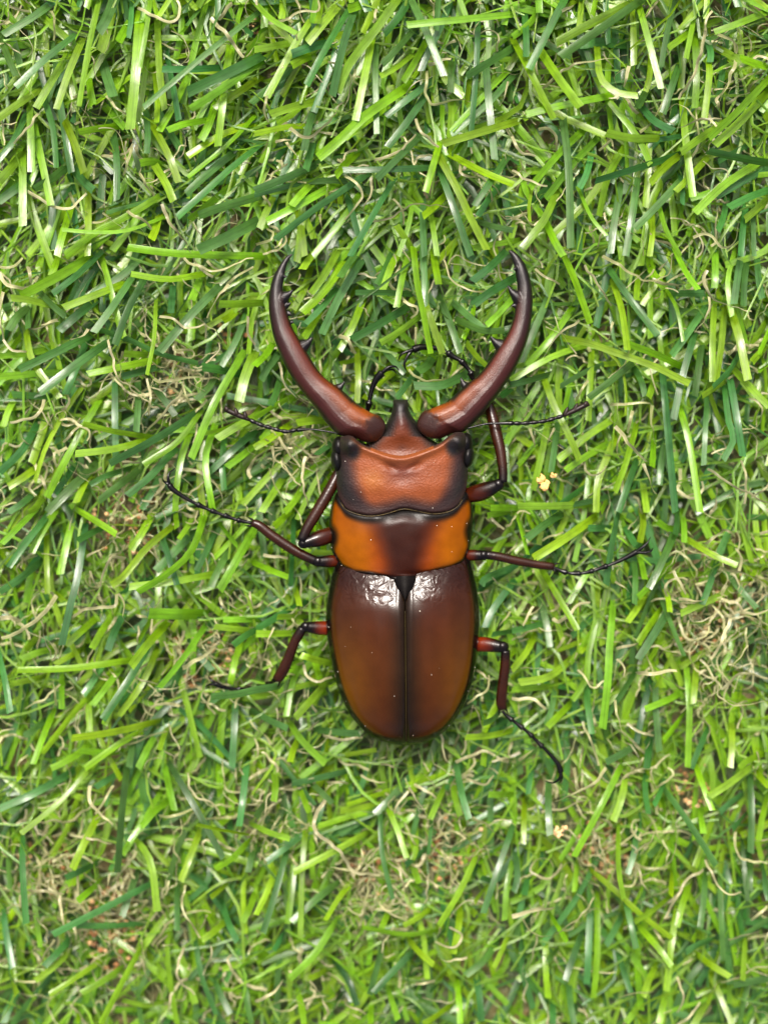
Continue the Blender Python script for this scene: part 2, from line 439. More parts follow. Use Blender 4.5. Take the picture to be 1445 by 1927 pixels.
# ------------------------------------------------------------------ the turf
TILES = {
(0, 0): """L3 40 565,-20 520,180 490,330 448,598;L3 45 455,250 385,420 320,615;L2 45 410,265 310,430 205,610;L2 42 215,515 100,590 -10,670;D3 45 400,215 250,340 90,490;
D2 45 310,10 180,100 20,195;D2 38 -5,180 50,330 95,430;D1 45 30,60 80,230 120,385;L1 35 220,100 205,230 180,355;L2 60 640,0 620,110 570,290;D3 60 650,-10 600,110 560,180;
L2 50 750,100 700,180 670,235;D2 32 745,-10 740,120 725,215;L3 60 790,100 770,380 735,730;L3 28 850,-10 830,150 790,380;L2 35 830,330 800,560 775,690;
D3 40 1445,80 1180,290 1050,400 810,605;D2 40 1260,380 1090,390 915,390;L2 45 890,110 900,380 930,620;L2 40 870,380 890,560 885,690;D2 40 940,290 990,560 1010,680;
L2 45 1060,430 990,580 900,740;D3 60 1450,330 1250,430 1060,520;L3 45 1450,360 1240,510 1075,615;L2 45 1450,450 1330,530 1210,610;L3 40 1150,680 1040,700 945,735;
L2 50 1220,570 1180,700 1135,790;L2 45 1300,240 1260,560 1230,825;L2 45 1450,690 1250,760 1060,880;D2 45 640,750 660,900 660,1130;D1 45 450,790 540,870 645,975;
L3 45 370,690 430,830 475,975;D3 40 250,560 300,720 320,945;D2 45 320,460 370,760 405,975;L2 45 170,610 175,760 180,970;L2 45 195,710 240,920 290,1160;
D2 42 150,640 80,790 -10,910;L2 50 140,860 60,950 -10,1030;L2 45 130,880 130,1060 130,1275;D2 50 215,980 110,1050 -10,1140;D2 50 380,940 290,1010 195,1065;
L1 45 400,980 310,1240 240,1445;L2 45 400,1180 350,1340 325,1445;D3 50 430,970 480,1030 530,1075;L2 42 500,1080 500,1300 495,1445;L3 25 900,1235 720,1300 540,1310 350,1295;
L2 40 930,1090 700,1230 540,1310 370,1440;L2 45 900,1210 880,1290 855,1350;L3 45 1450,1445 1000,1430 720,1395;D3 45 1450,830 1290,960 1150,1090 1000,1225;
D2 45 1320,860 1160,990 1050,1095;L2 30 1450,640 1290,810 1060,1000;L1 50 1450,920 1230,1110 1070,1240;D3 50 1450,1110 1280,1160 1120,1215;D3 65 1450,1250 1280,1340 1120,1410;
L3 42 870,720 950,870 1010,1030;L3 50 880,940 940,1040 980,1135;L2 45 920,935 860,910 790,920;D2 40 825,640 835,750 830,865;L2 45 500,400 510,500 530,595;
D2 60 580,350 610,450 640,545;L1 45 600,610 650,660 705,720;L2 40 680,710 560,725 445,745;L1 60 620,390 660,460 680,525;
T2 28 1190,100 1290,210 1375,325;T2 25 780,45 880,95 970,120 1020,70 1000,0;T2 25 600,540 650,600 715,645;T2 25 220,640 150,730 80,810;T2 25 160,1080 280,1150 400,1170 490,1090;
T2 25 790,980 830,1050 870,1100;T3 25 915,1150 960,1250 1030,1340 1080,1430;T2 22 720,1190 800,1240 860,1300;T2 30 745,830 720,920 695,990;T2 22 290,60 310,140 305,230;
T2 25 50,30 120,50 170,65;T2 40 1310,20 1260,80 1235,110;T2 25 580,1200 640,1250 690,1280""",
(482, 0): """L3 50 800,-10 650,200 520,370 460,520;L3 45 650,230 610,440 560,680;D3 45 520,60 400,260 285,480;D3 45 550,70 490,260 430,540;D2 38 680,210 672,400 680,755;
L2 50 500,-10 380,130 290,240;L2 45 310,110 210,270 60,550;D2 50 450,235 330,260 200,305;L2 50 350,300 270,330 200,370;L2 40 210,240 100,260 -10,280;L2 45 350,570 220,600 80,645;
D2 45 870,-10 800,100 720,190;D3 45 880,10 960,180 1060,430;D2 45 1100,-10 1040,150 960,320 930,400;L3 40 1450,80 1150,110 850,140;L2 40 960,230 900,340 830,460;
L2 35 880,310 790,380 700,430;D2 35 890,165 800,270 710,365;D3 35 1250,130 1240,400 1205,830;D2 45 1290,300 1310,560 1345,900;D3 45 1430,280 1300,360 1185,430;
D2 40 1445,430 1300,590 1100,760;L2 35 1450,370 1300,520 1100,740;L3 45 1450,690 1250,750 1050,810;D2 42 1010,440 880,540 730,655;D2 45 960,530 850,690 740,830;
L3 55 850,490 620,650 470,790 350,890;L2 45 740,600 600,700 500,780;L2 45 580,850 500,930 450,990;D2 45 380,910 200,990 -10,1075;D2 35 360,1010 180,1050 -10,1100;
L2 45 480,1020 250,1150 60,1250;L2 50 330,1020 260,1090 200,1160;D3 42 600,1000 330,1180 110,1350;L2 42 110,1080 60,1190 20,1290;L2 42 590,1090 470,1260 320,1445;
D3 45 760,1040 650,1230 530,1445;D3 42 1000,945 750,955 490,960;D3 40 900,790 790,900 680,1010;L3 40 1025,840 990,960 955,1085;L3 50 1030,880 1130,1060 1210,1230 1300,1410;
D3 42 1040,970 1110,1160 1210,1445;L3 50 1110,880 1280,970 1450,1040;D3 40 1400,910 1310,1040 1230,1160;D2 40 1370,1040 1300,1140 1250,1220;L2 40 900,1445 850,1360 790,1270;
L2 35 980,1180 1000,1300 1020,1445;D2 40 940,1150 940,1300 950,1445;L2 30 880,1150 860,1270 800,1445;L2 45 1080,1090 1010,1160 940,1220;D1 40 1100,270 1100,400 1095,520;
L1 40 1095,520 1100,650 1090,780;L1 30 1050,590 1050,690 1060,780;L3 35 0,20 90,110 230,190;L2 40 370,0 355,80 345,135;L2 50 640,-10 580,30 520,50;L2 40 150,-10 150,60 145,110;
L2 35 270,710 150,720 -10,755;D2 45 340,600 300,700 270,850;D2 40 330,780 310,850 280,960;L1 45 400,700 370,800 345,870;L2 40 230,1180 260,1320 275,1445;D2 40 510,1090 550,1230 575,1330;
L1 45 530,1290 480,1370 430,1445;D3 35 1250,1250 1350,1280 1450,1300;L2 35 1450,1360 1330,1380 1220,1400;
T3 25 190,720 270,770 340,750 430,670;T3 22 500,990 590,1060 580,1140 500,1240;T2 22 650,1000 650,1080 610,1160 620,1220;T2 22 770,1120 830,1190 830,1270;
T2 22 630,1250 730,1240 830,1190 900,1150 1090,1170;T2 22 670,900 800,860 900,760;T3 22 900,670 930,740 1030,830;T2 22 960,400 960,540 1000,590 1080,570 1180,560;
T2 22 70,130 180,110 240,70 350,60 350,0;T2 25 680,50 660,130;T2 25 560,390 550,450 580,480;T2 22 1420,460 1400,530 1370,600;T2 25 170,800 220,860 260,940;T2 22 110,800 200,790;
T2 22 140,900 150,1000;T2 25 1150,930 1160,980 1260,1000;T2 25 60,540 50,620 70,690;T2 25 360,1210 380,1310;T2 20 0,1380 70,1350 100,1330 60,1290""",
(963, 0): """D3 45 300,-10 200,180 95,390;L3 50 650,30 430,140 250,240;D3 48 740,-10 530,140 270,320;L3 40 715,30 770,230 840,500;D2 35 920,0 870,200 840,380;L2 35 395,-10 380,130 370,190;
L2 40 200,0 100,130 0,210;D2 40 70,60 80,200 80,320;L3 45 20,250 110,420 235,670;L3 50 175,310 270,450 385,605;L3 45 550,540 300,590 80,645;L2 45 440,700 270,860 100,1060;
L2 45 500,760 340,930 190,1120;D3 48 285,660 320,960 330,1400;L3 40 480,280 500,440 590,520 710,540;L3 45 830,780 680,780 530,750;D2 30 1040,750 880,780 700,800;
D3 45 920,880 700,950 470,1020;L3 45 925,890 860,940 780,1030;L2 45 960,560 980,800 1020,1110;L3 45 1450,440 1280,620 1110,780;L2 50 1450,510 1280,690 1140,820;
L2 45 1200,690 1060,780 950,860;D3 50 1450,920 1280,890 1100,850;L2 40 1110,880 1000,1000 920,1080;L3 45 1400,910 1200,1040 1030,1200;D2 40 1450,940 1290,1030 1150,1110;
D3 42 1450,1070 1340,1110 1220,1170;D2 42 940,370 900,490 850,640;D2 42 770,490 730,560 705,610;D2 45 730,600 800,680 910,740;L2 45 460,400 540,560 700,760 780,930;
L3 40 1110,350 1110,450 1080,700;L2 40 1030,210 1040,420 1030,610;D2 38 1100,220 1120,300 1115,350;L2 35 1035,50 1010,180 980,330;L2 45 1450,60 1280,130 1140,180;
L2 40 1010,170 950,220 880,270;L2 45 1130,260 1250,320 1330,370;L3 55 1450,380 1380,360 1290,330;D2 42 620,1010 580,1230 555,1430;D2 42 710,1000 680,1200 640,1445;
L2 42 640,820 540,1000 490,1220;L2 45 610,850 430,1130 230,1320;L3 30 830,1170 870,1300 950,1445;L2 35 790,1210 790,1330 775,1445;L1 40 770,700 770,930 750,1170;
D3 42 930,1040 800,1180 690,1290;L3 22 385,1090 450,1230 535,1330;L3 25 110,1070 95,1170 100,1250;L3 45 250,1090 180,1240 60,1400;L3 42 190,1250 240,1360 290,1445;
D2 40 1210,1120 1190,1230 1160,1300;D2 42 1320,1140 1300,1300 1290,1445;D2 35 1360,1140 1360,1300 1365,1445;L2 45 1450,1120 1380,1180 1310,1240;L1 35 1010,1200 1000,1290 990,1330;
D2 38 450,860 420,980 380,1060;D1 50 300,960 150,1110 0,1200;L2 40 680,60 685,200 685,370;D1 60 660,250 500,240 380,250;D2 35 940,950 960,1050 960,1150;
T3 35 1090,160 1060,310 1010,450 940,560;T2 30 1260,340 1210,480 1150,600;T2 22 0,960 80,1010 200,1050;T2 22 170,500 270,410 400,350 550,330 650,310;
T2 22 1020,1340 1100,1320 1180,1390 1260,1360 1280,1250;T2 20 740,1445 740,1370 650,1290 600,1270;T2 25 1140,190 1240,230 1260,310;T3 22 930,720 1010,690 1060,670 1180,670;
T2 25 150,730 240,740 250,850;T2 25 0,1235 100,1200;T2 22 560,790 490,850;T2 25 440,1270 460,1370;T2 20 520,1200 540,1300;T3 22 1130,60 1090,120 1090,180;T2 30 660,370 630,490;
T2 25 270,70 350,30;T2 22 0,770 50,860 130,880""",
(0, 482): """L3 40 1150,100 950,130 740,100;L3 45 710,150 560,210 360,290;L3 40 330,290 180,250 65,235;D3 38 215,190 290,270 370,340;L2 60 530,0 280,140 120,225;D3 45 560,-10 420,120 300,210;
D2 50 800,0 700,100 520,220;D3 42 740,130 640,280 530,430;D3 42 810,140 720,310 650,500;D2 55 540,250 440,330 335,420;D2 50 160,290 100,340 50,420;D2 40 155,290 158,340 160,410;
L3 42 150,430 190,600 340,800;L2 42 300,520 150,550 -10,565;L3 45 830,595 660,630 495,665;L2 42 490,655 250,660 -10,680;D3 50 480,460 320,540 110,640;D3 50 590,500 420,620 225,770;
D2 42 500,450 420,660 370,780;D2 42 550,410 750,480 900,550 1120,605;D3 48 1240,170 1080,330 900,540;L3 28 880,280 870,470 830,670;L2 40 570,-10 620,170 680,400 700,460;
L2 42 580,780 420,1060 265,1360;L2 42 500,690 380,860 260,1080 200,1270;L3 42 850,1020 650,990 470,945;L3 45 830,1040 630,1090 425,1115;D3 48 1130,870 880,1030 620,1170;
L3 35 1130,880 1000,1050 810,1175;D3 45 970,1110 840,1250 720,1350;L2 40 1090,960 1030,1120 1000,1290 990,1440;L3 60 1430,560 1380,690 1350,820;L3 45 1360,570 1210,830 1080,1140;
L3 42 1210,970 1160,1150 1200,1430;L2 25 1340,940 1250,980 1155,1000;L3 50 1445,900 1340,960 1225,1030;D2 40 1390,330 1330,480 1250,620;D2 45 1445,980 1320,1090 1180,1220;
D2 42 850,710 920,800 990,900;D2 40 650,700 650,900 655,1130;D2 40 780,710 780,850 770,990;D2 42 910,620 800,650 690,680;D2 42 1210,690 1170,750 1110,810;D2 50 1340,660 1240,640 1140,625;
L3 45 1450,265 1340,270 1235,270;L2 45 1340,300 1300,340 1260,365;D2 40 980,150 970,250 965,320;D1 45 880,350 800,370 720,410;D2 45 210,950 130,1090 0,1220;L2 45 200,1200 130,1250 50,1300;
D2 40 420,1180 370,1260 310,1340;D2 55 560,1160 400,1310 270,1445;L2 45 530,1190 480,1280 430,1390;D2 38 730,1200 600,1240 510,1290;D2 45 820,1180 690,1280 560,1380;
D1 50 900,1250 860,1330 800,1430;D2 40 1265,1030 1255,1180 1265,1320;L2 42 1445,1060 1360,1130 1280,1190;L2 40 100,780 50,870 20,960;D1 42 400,790 230,790 70,780;
L1 50 270,820 250,960 180,1170;L2 42 880,560 780,555 700,550;D2 25 510,980 480,1060;L2 45 1140,90 1110,180 1080,250;D1 42 1200,90 1180,170;L2 42 330,0 310,60 290,110;
L2 45 240,0 220,60;D2 45 200,1330 120,1400 50,1445;L2 45 240,1370 200,1420 160,1445;
T2 30 0,90 30,150 100,180 170,180;T2 25 0,60 70,60 130,10;T2 25 20,200 0,320 20,470;T2 22 20,470 60,530 160,540;T2 30 160,60 175,150;T2 40 330,360 230,390;T3 28 500,410 450,460 400,470;
T3 25 610,470 640,580 660,690 720,720 760,800;T3 22 560,710 650,680 690,650 660,530;T3 25 900,340 980,350 1050,410 1160,390 1160,460;T2 22 870,690 900,710 1000,690 1150,680;
T2 22 1030,720 1060,810 1090,860;T2 30 1030,760 930,880 820,1000;T2 22 830,690 850,780 840,900;T3 25 1040,10 1080,40 1200,80 1300,60 1380,20 1430,10;T3 28 1290,160 1220,250 1170,350;
T2 22 1280,160 1350,110 1430,60;T2 25 1400,340 1400,430 1440,500;T2 25 250,810 210,900 60,940;T2 22 450,960 360,1050;T2 25 380,1080 310,1120 320,1190;T2 25 1000,100 1060,160 1130,210;
T2 25 550,30 590,110;T2 25 230,1240 260,1320;T2 22 690,1160 790,1165""",
(482, 482): """L3 45 450,-10 390,100 310,210;L3 50 480,60 380,200 260,320;L2 50 320,-10 290,30 260,75;D3 42 560,-10 510,60 470,120;D3 48 590,30 470,230 370,440;D3 38 440,200 370,290 280,380;
L1 42 310,60 270,190 210,300;L2 42 350,330 310,400 270,460;L2 45 600,250 550,380 470,530;D3 15 920,0 700,170 560,270 430,360;D3 40 880,215 720,205 560,205;L3 38 850,20 820,140 790,290;
L!3 42 890,-10 910,170 940,310 985,550;L!3 42 960,290 1000,400 1050,550;D3 40 940,-10 950,150 950,300;L3 45 1000,-10 1015,80 1030,160;D3 45 1390,-10 1320,60 1220,140;D3 50 1445,130 1340,190 1230,270;
D2 42 1030,230 1090,370 1150,545;L3 42 910,350 800,430 700,490;D3 50 850,290 700,380 540,470;L3 38 1445,240 1380,310 1300,390;D2 40 1120,270 1200,340 1280,410;D3 42 1160,370 1280,420 1400,420;
L2 40 1160,450 1230,550 1300,620;D2 50 1010,550 960,620 910,650;D3 50 1180,670 1040,730 890,730;L2 38 570,550 575,680 570,830;D2 40 890,670 830,750 790,800;D2 40 700,500 790,610 840,660;
L2 40 920,770 910,870;L2 42 100,480 60,550 -10,620;L2 45 250,770 130,830 -10,910;D2 45 120,560 60,640 30,700;D2 42 140,680 110,780 80,840;L3 45 370,925 300,930 230,940;
L2 45 180,960 60,1040 -10,1080;D2 42 430,1050 340,1120;L2 42 140,1270 70,1380 30,1445;L2 42 260,1310 210,1390 160,1445;D1 42 190,1160 100,1290 70,1390;L2 30 1240,1090 1340,1140;
L3 42 1445,1420 1320,1420;D2 40 1445,740 1380,790;L2 42 800,-10 760,60 700,230;D2 42 760,0 720,90 680,160;
T2 22 1060,20 1100,130 1180,180 1280,200;T2 32 470,450 520,480 560,550;T2 22 830,250 910,300 870,350;T2 22 130,600 160,720 230,800;T2 20 860,640 940,700 1080,690;T2 20 900,400 905,520 895,590;
T2 25 520,220 510,270;T2 22 640,340 600,290;T2 25 500,610 490,690;T2 35 1300,1170 1290,1250;T2 25 130,1020 200,1130 250,1190;T2 25 90,1070 100,1160 80,1240;T3 25 280,1130 265,1250 290,1410;
T2 20 1290,100 1445,90;T2 25 160,160 230,150 250,100""",
(963, 482): """L3 60 290,-10 360,150 440,380;L2 42 350,280 220,460 80,620;L3 42 270,460 430,490 600,550 800,620 1000,720;L2 38 420,500 220,570 -10,700;D3 40 200,670 100,700 -10,725;
L3 42 950,620 800,550 640,490;L3 42 570,150 620,310 650,530;D3 38 560,90 670,250 820,445;L3 38 930,-10 980,90 1050,190;L2 22 870,190 930,300 965,480;D3 42 680,600 560,700 430,800;
D2 38 540,600 400,660 270,735;D2 38 680,610 730,710 750,790;L2 20 480,500 600,600 640,740 640,900;L3 42 180,690 240,850 320,1010 380,1150;L2 45 600,900 430,1010 260,1150;
L2 45 590,1010 520,1170 480,1300 475,1445;L2 42 700,960 640,1170 580,1330;L2 42 520,1070 400,1140 300,1210;D2 42 210,220 120,430 50,600;D3 42 1020,470 960,680 910,920;
D3 45 850,680 870,900 920,1445;L3 42 950,870 1000,1060 1060,1445;L2 42 1140,280 1130,480 1130,710;L2 42 1200,280 1180,500 1150,700;L2 30 1250,-10 1215,150 1240,340;
L3 48 1235,310 1280,460 1330,700;L3 42 1260,650 1360,760 1450,850;D2 42 1290,-10 1270,130 1250,270;D2 42 1380,-10 1390,130 1410,240;D2 42 1330,-10 1310,140 1305,280;D3 42 1270,570 1220,650 1130,740;
L3 42 1190,710 1130,750 1070,790;D2 42 1070,490 1050,640 1030,790;D3 45 1230,700 1270,930 1300,1130;D3 38 1200,740 1220,930 1250,1030 1190,1150;D2 32 1100,780 1090,970 1080,1180;
D2 42 700,1160 650,1300 600,1445;L2 42 450,520 440,700 430,930;D2 42 260,930 240,1080 220,1220;L2 42 210,900 170,1100 120,1320;L3 45 430,1400 230,1410 30,1410;D2 42 400,1310 300,1380 220,1445;
D2 40 600,1330 500,1370 350,1400;D3 40 920,210 1090,210;D2 45 1090,290 1000,420 900,560;L2 42 1145,-10 1145,100 1140,180;L2 45 770,-10 790,90 860,180;L2 40 710,120 700,250;L2 42 810,680 770,800;
L2 42 1445,490 1350,600;D2 40 1320,930 1445,1020;D2 40 870,1000 840,1180 830,1290;L2 40 800,1010 790,1190;L2 42 740,1300 760,1445;D1 40 820,300 950,310 1060,320;L2 40 540,1370 500,1445;
T3 28 510,0 620,60 760,140 880,100 900,0;T2 28 790,130 900,160 1020,150;T3 28 1100,80 1080,150 1150,250 1260,290 1350,310;T2 25 1110,230 1100,330 1030,430;T2 25 130,70 200,120 270,160;
T2 25 410,50 490,170 560,280;T2 22 380,360 270,440 170,580;T2 28 550,840 660,830 780,830;T2 28 790,840 790,950 810,1060;T3 28 580,960 660,1060 760,1160;T3 35 740,1170 780,1260 810,1340;
T3 22 1100,1200 1170,1250 1290,1320 1445,1390;T2 28 1290,1150 1320,1270 1310,1400;T2 22 240,970 200,1060;T2 25 100,970 130,1080;T2 25 430,700 360,820;T2 30 680,870 650,1000;
T2 25 570,370 540,480;T2 22 1290,480 1220,560""",
(0, 964): """L3 42 190,0 100,90 10,180;L2 45 310,0 240,110 180,230;D3 42 260,30 150,170 50,310;L2 42 420,0 380,170 340,350;L3 42 460,0 560,60 660,125;D3 45 480,100 440,360 400,520 350,750;
L2 35 265,110 265,300 270,460;L3 42 960,90 830,200 700,360 630,410;D3 38 920,150 960,280 1000,410;L3 45 1150,30 1080,220 940,350 780,450;D2 48 1110,90 1010,200 880,330;
L3 42 1200,350 980,390 730,420;L3 48 1430,110 1330,280 1240,440;L3 68 1130,575 990,575 840,570;L3 50 930,640 830,750 740,870;L3 42 1140,670 1030,830 900,990;D3 45 830,770 720,960 580,1170;
L2 42 880,790 800,970 670,1150;L3 42 700,840 400,880 100,890;L2 40 650,880 430,1120 240,1360;L3 45 660,910 590,1000 520,1090;L3 48 870,1185 640,1240 405,1275;L2 42 850,1220 700,1290 480,1445;
D2 45 690,590 640,690 610,780;L2 45 650,560 570,680 520,770;L2 42 540,600 450,680 370,750;L2 42 320,770 220,790 120,830;L2 38 450,780 380,820 310,860;D3 40 -10,770 30,950 60,1130;
L2 42 350,900 350,1010 350,1110;L2 42 500,1050 505,1150 510,1240;D2 45 230,280 120,370 0,450;D2 38 600,80 530,110 440,160;L1 45 190,250 170,380 150,510;D2 45 580,860 520,960 470,1030;
L2 42 300,1130 240,1280 190,1420;L2 42 690,940 640,1060 590,1200;L3 38 1400,665 1300,655 1210,645;L2 38 1450,605 1350,605 1260,605;D3 42 1450,660 1380,700 1315,750;D!3 48 1550,985 1450,1000 1340,1025 1190,1040;
D2 45 1330,1080 1320,1250 1310,1440;L2 42 1350,760 1320,870 1300,970;L2 42 1100,0 1060,80 1010,150;L2 40 990,-10 1000,90;L2 45 860,10 800,120 740,210;D2 42 1210,120 1160,230 1110,330;
D2 42 1300,200 1240,310 1190,420;L2 42 1230,50 1290,130 1340,190;D1 45 160,520 80,570 0,600;L2 42 880,1260 830,1340 780,1445;L2 35 940,1220 900,1340;D2 42 750,1300 730,1440;
L2 40 700,1345 600,1355 450,1345;L2 40 520,1300 400,1390 290,1445;L2 42 240,930 150,950 60,970;D2 40 250,1180 190,1230 140,1260;L2 42 220,690 180,740 140,780;
T2 40 0,600 60,600 120,620;T3 35 320,470 250,570 130,660 10,710;T2 25 230,610 260,720 290,820;T3 28 660,460 650,530 520,540 400,590 350,640;T3 25 710,260 640,250 590,340 570,420;
T2 22 490,250 590,200 660,140;T3 20 670,460 710,530 700,600 760,660;T2 25 770,580 830,590;T2 25 780,640 780,740;T2 35 1030,880 1150,810 1250,740;T2 22 1210,690 1240,720 1320,750;
T2 28 1240,480 1290,570;T2 25 1290,510 1370,560;T2 22 340,970 270,1040 140,1110;T2 20 760,930 890,970;T2 28 300,960 320,1090;T2 22 510,330 550,420;T2 22 920,470 880,530;T2 22 1410,450 1430,540;
T2 28 930,1350 1020,1400;T2 28 100,1430 160,1370;T2 25 870,1030 930,1035""",
(482, 964): """L3 35 0,290 90,330 180,365;L2 42 190,0 100,80;D2 50 270,510 120,590 0,660;L2 42 270,590 120,590;L2 42 240,680 100,685 0,685;D2 35 215,10 205,220 195,420;L2 38 215,420 235,480 245,530;
L3 42 410,850 330,830 250,805;L2 38 240,880 200,980 170,1150;L2 45 420,945 320,965 220,990;D2 42 0,1130 90,1180 180,1220;L2 48 190,1190 260,1290 390,1420;L3 45 380,980 310,1060 220,1160;
L2 40 240,1280 210,1340 190,1410;D2 45 340,1225 450,1240 580,1250;D1 45 520,1310 400,1390;L1 35 350,1400 500,1370 680,1340;L2 45 1445,1230 1320,1260 1180,1270;D2 45 1445,400 1340,540 1290,650;
D2 45 1445,310 1300,370 1270,410;L2 35 1300,310 1260,380;D2 38 1445,670 1330,690;D3 45 1380,1120 1330,1170 1280,1190;L2 42 1400,0 1300,20;D1 38 1110,1200 1100,1310;
T2 28 100,650 60,760 30,860;T2 20 400,450 260,540 210,620 200,670;T2 22 270,860 280,920 350,950 430,930;T2 25 380,1260 490,1285 600,1270;T2 25 1310,920 1300,1000 1190,1080;
T2 22 1240,890 1330,950;T2 20 1230,1100 1280,1220;T2 25 1430,560 1370,640;T2 22 1310,20 1400,95;T2 25 40,240 180,260;T2 22 300,420 390,460;T2 35 350,1180 300,1230;T2 25 700,1420 820,1440""",
(963, 964): """D3 48 260,20 170,80 80,150;L3 55 450,40 280,160 120,260;L3 30 30,20 60,130 90,240;D3 48 600,0 560,200 530,410;D3 48 910,130 840,290 770,430;L2 42 950,230 820,370 710,480;
L2 42 760,450 700,550 650,620;D2 42 830,460 900,640 970,810;L2 42 830,560 760,660 710,740;D3 50 860,590 780,720 710,830;L3 48 570,520 550,760 540,950 510,1220;L2 38 490,530 430,800 420,940 340,1060;
L3 38 190,360 280,510 370,665;D2 42 150,460 190,610 215,760;L2 42 130,690 80,790 0,890;D2 42 260,590 130,640 0,670;L2 42 1340,380 1150,480 950,570;L3 38 1000,160 1130,240 1270,300;
D2 42 1200,330 1290,440 1380,540;D2 40 1150,290 1110,420 1070,520;L2 42 250,980 130,990 0,1000;L2 45 320,840 200,930 40,960;L2 42 980,860 1000,1090 990,1440;D2 42 810,920 810,1100 830,1350;
D2 42 780,940 740,1110 700,1300;D2 42 700,890 620,1020 530,1160;D2 42 420,980 430,1110 450,1250;D2 45 740,1290 640,1350 530,1410;L2 42 730,0 740,60 720,170;D2 38 690,280 695,380 690,520;
L2 35 720,240 750,380;D1 42 1090,470 970,490 880,510;L2 42 1080,350 980,350 860,365;L2 35 850,410 880,490 890,565;D2 40 930,0 930,60 920,130;L2 40 960,10 970,90 970,170;
D2 50 1230,90 1190,180 1150,270;L2 42 960,1150 900,1230 850,1290;L2 40 1040,840 1030,980 1020,1080;D2 38 1110,1210 1060,1320 1010,1445;L2 40 1240,1200 1240,1310 1230,1440;
L2 42 1445,1350 1330,1400 1280,1445;D2 45 780,1260 770,1340 760,1445;D2 40 240,1010 220,1120 190,1200;L2 42 330,1080 260,1150 200,1210;L1 42 1445,310 1390,330 1330,370;D2 42 560,90 430,90;
L2 42 950,90 880,90 820,50;D2 40 640,90 700,190;L2 42 950,1020 850,1070 750,1110;L1 40 470,700 410,760 380,790;
T3 30 700,910 810,905 930,895;T2 28 0,1050 120,1060 190,1110;T2 25 400,140 450,200 530,220;T2 22 170,160 290,110;T2 25 580,390 660,450;T3 22 910,330 980,460;T2 22 1180,100 1220,100 1260,140;
T2 25 1090,180 1200,100;T2 22 370,890 460,990 540,940;T2 28 230,600 290,610 370,520 440,510;T2 28 60,640 120,530;T2 22 590,830 640,890 590,990;T3 25 580,1060 600,1180 640,1280;
T2 25 590,770 710,740;T3 22 1060,830 1150,950 1170,1040 1280,1090 1445,1060;T3 22 1180,980 1250,860 1330,750;T2 22 1180,1000 1300,910 1445,940;T2 25 1230,600 1180,730 1120,830;
T2 25 1280,570 1370,570 1445,550;T2 20 1300,560 1250,500 1160,500;T2 22 1320,650 1330,800;T2 25 940,490 1070,500;T2 28 400,1180 450,1320 490,1430;T2 28 40,1400 120,1340;
T2 22 650,1190 720,1240 800,1260;T2 25 1170,310 1330,360 1440,440;T2 30 50,880 150,880""",
(0, 1445): """L3 35 520,-10 340,190 120,370;D2 50 430,10 200,140 0,230;D2 45 200,150 120,200 60,260;D3 48 720,-10 690,250 665,590;L3 45 545,290 470,440 410,570;D3 45 130,380 130,580 150,880;
D2 42 20,800 40,960 75,1130;L2 35 180,600 200,790 230,1010;D3 42 860,650 650,760 300,940;D2 38 850,870 650,890 430,890;L3 45 760,400 850,530 890,810;L2 42 930,-10 960,130 985,240;
D3 42 970,0 1090,200 1260,510;D3 42 1390,0 1370,180 1350,330;L3 38 1445,385 1250,350 1110,320;L3 42 1400,420 1310,510 1215,570;L3 42 1120,380 1070,510 1020,640;L2 38 900,150 820,290 730,420;
L3 42 570,640 500,700 440,750;L2 38 950,900 950,1120 1000,1445;L3 42 800,1010 680,1230 570,1445;L2 42 700,1120 570,1210 460,1270;L2 38 580,1080 420,1190 280,1280;L2 38 400,1030 310,1120 200,1200;
L2 42 1280,860 1200,930 1140,970;D2 38 1100,960 1140,1180 1220,1390;D2 42 1250,760 1300,900 1340,980;D2 42 1200,1190 1250,1290 1300,1390;D2 42 1380,1150 1390,1300 1420,1445;
L2 42 1445,700 1410,790 1370,870;L2 38 1445,1070 1350,1130;D2 42 770,600 730,720 690,840;L2 35 430,200 380,340 310,470;D2 45 580,520 480,570 370,620;D2 42 690,10 620,60 540,110;L2 40 110,-10 110,70;
L2 40 1300,640 1240,690 1190,730;D2 42 1000,650 1000,780 1000,920;L2 45 60,1190 100,1280;D1 50 100,1250 60,1340 20,1440;L2 38 950,1310 830,1340 690,1310;D1 45 800,1385 600,1350 400,1300;
L2 45 420,1350 450,1430;D2 40 1450,410 1420,500 1400,590;L2 42 960,180 870,250 800,330;L1 42 830,1040 890,1120 940,1180;D2 45 400,960 320,1050 250,1120;D2 45 40,430 50,560 60,680;
T3 28 640,100 590,180 540,260;T2 25 510,100 510,180 560,260 640,320;T2 28 900,270 1000,270 1090,230;T2 25 1020,290 1020,370 980,440 1020,540;T2 22 1060,30 1090,150 1200,200 1240,270;
T3 25 1045,660 1030,790 1080,880 1130,960;T2 22 1180,980 1190,1050 1160,1130;T3 30 310,970 230,1090 160,1180;T2 22 160,690 260,700 360,710;T2 25 340,720 350,860 400,950;T2 25 620,600 600,700;
T2 25 1040,1010 1000,1170 1100,1280;T2 28 770,470 760,500 640,640;T2 22 400,380 520,400 630,430;T2 22 90,1000 80,1060;T2 22 430,1050 470,1120;T2 22 1170,830 1130,910""",
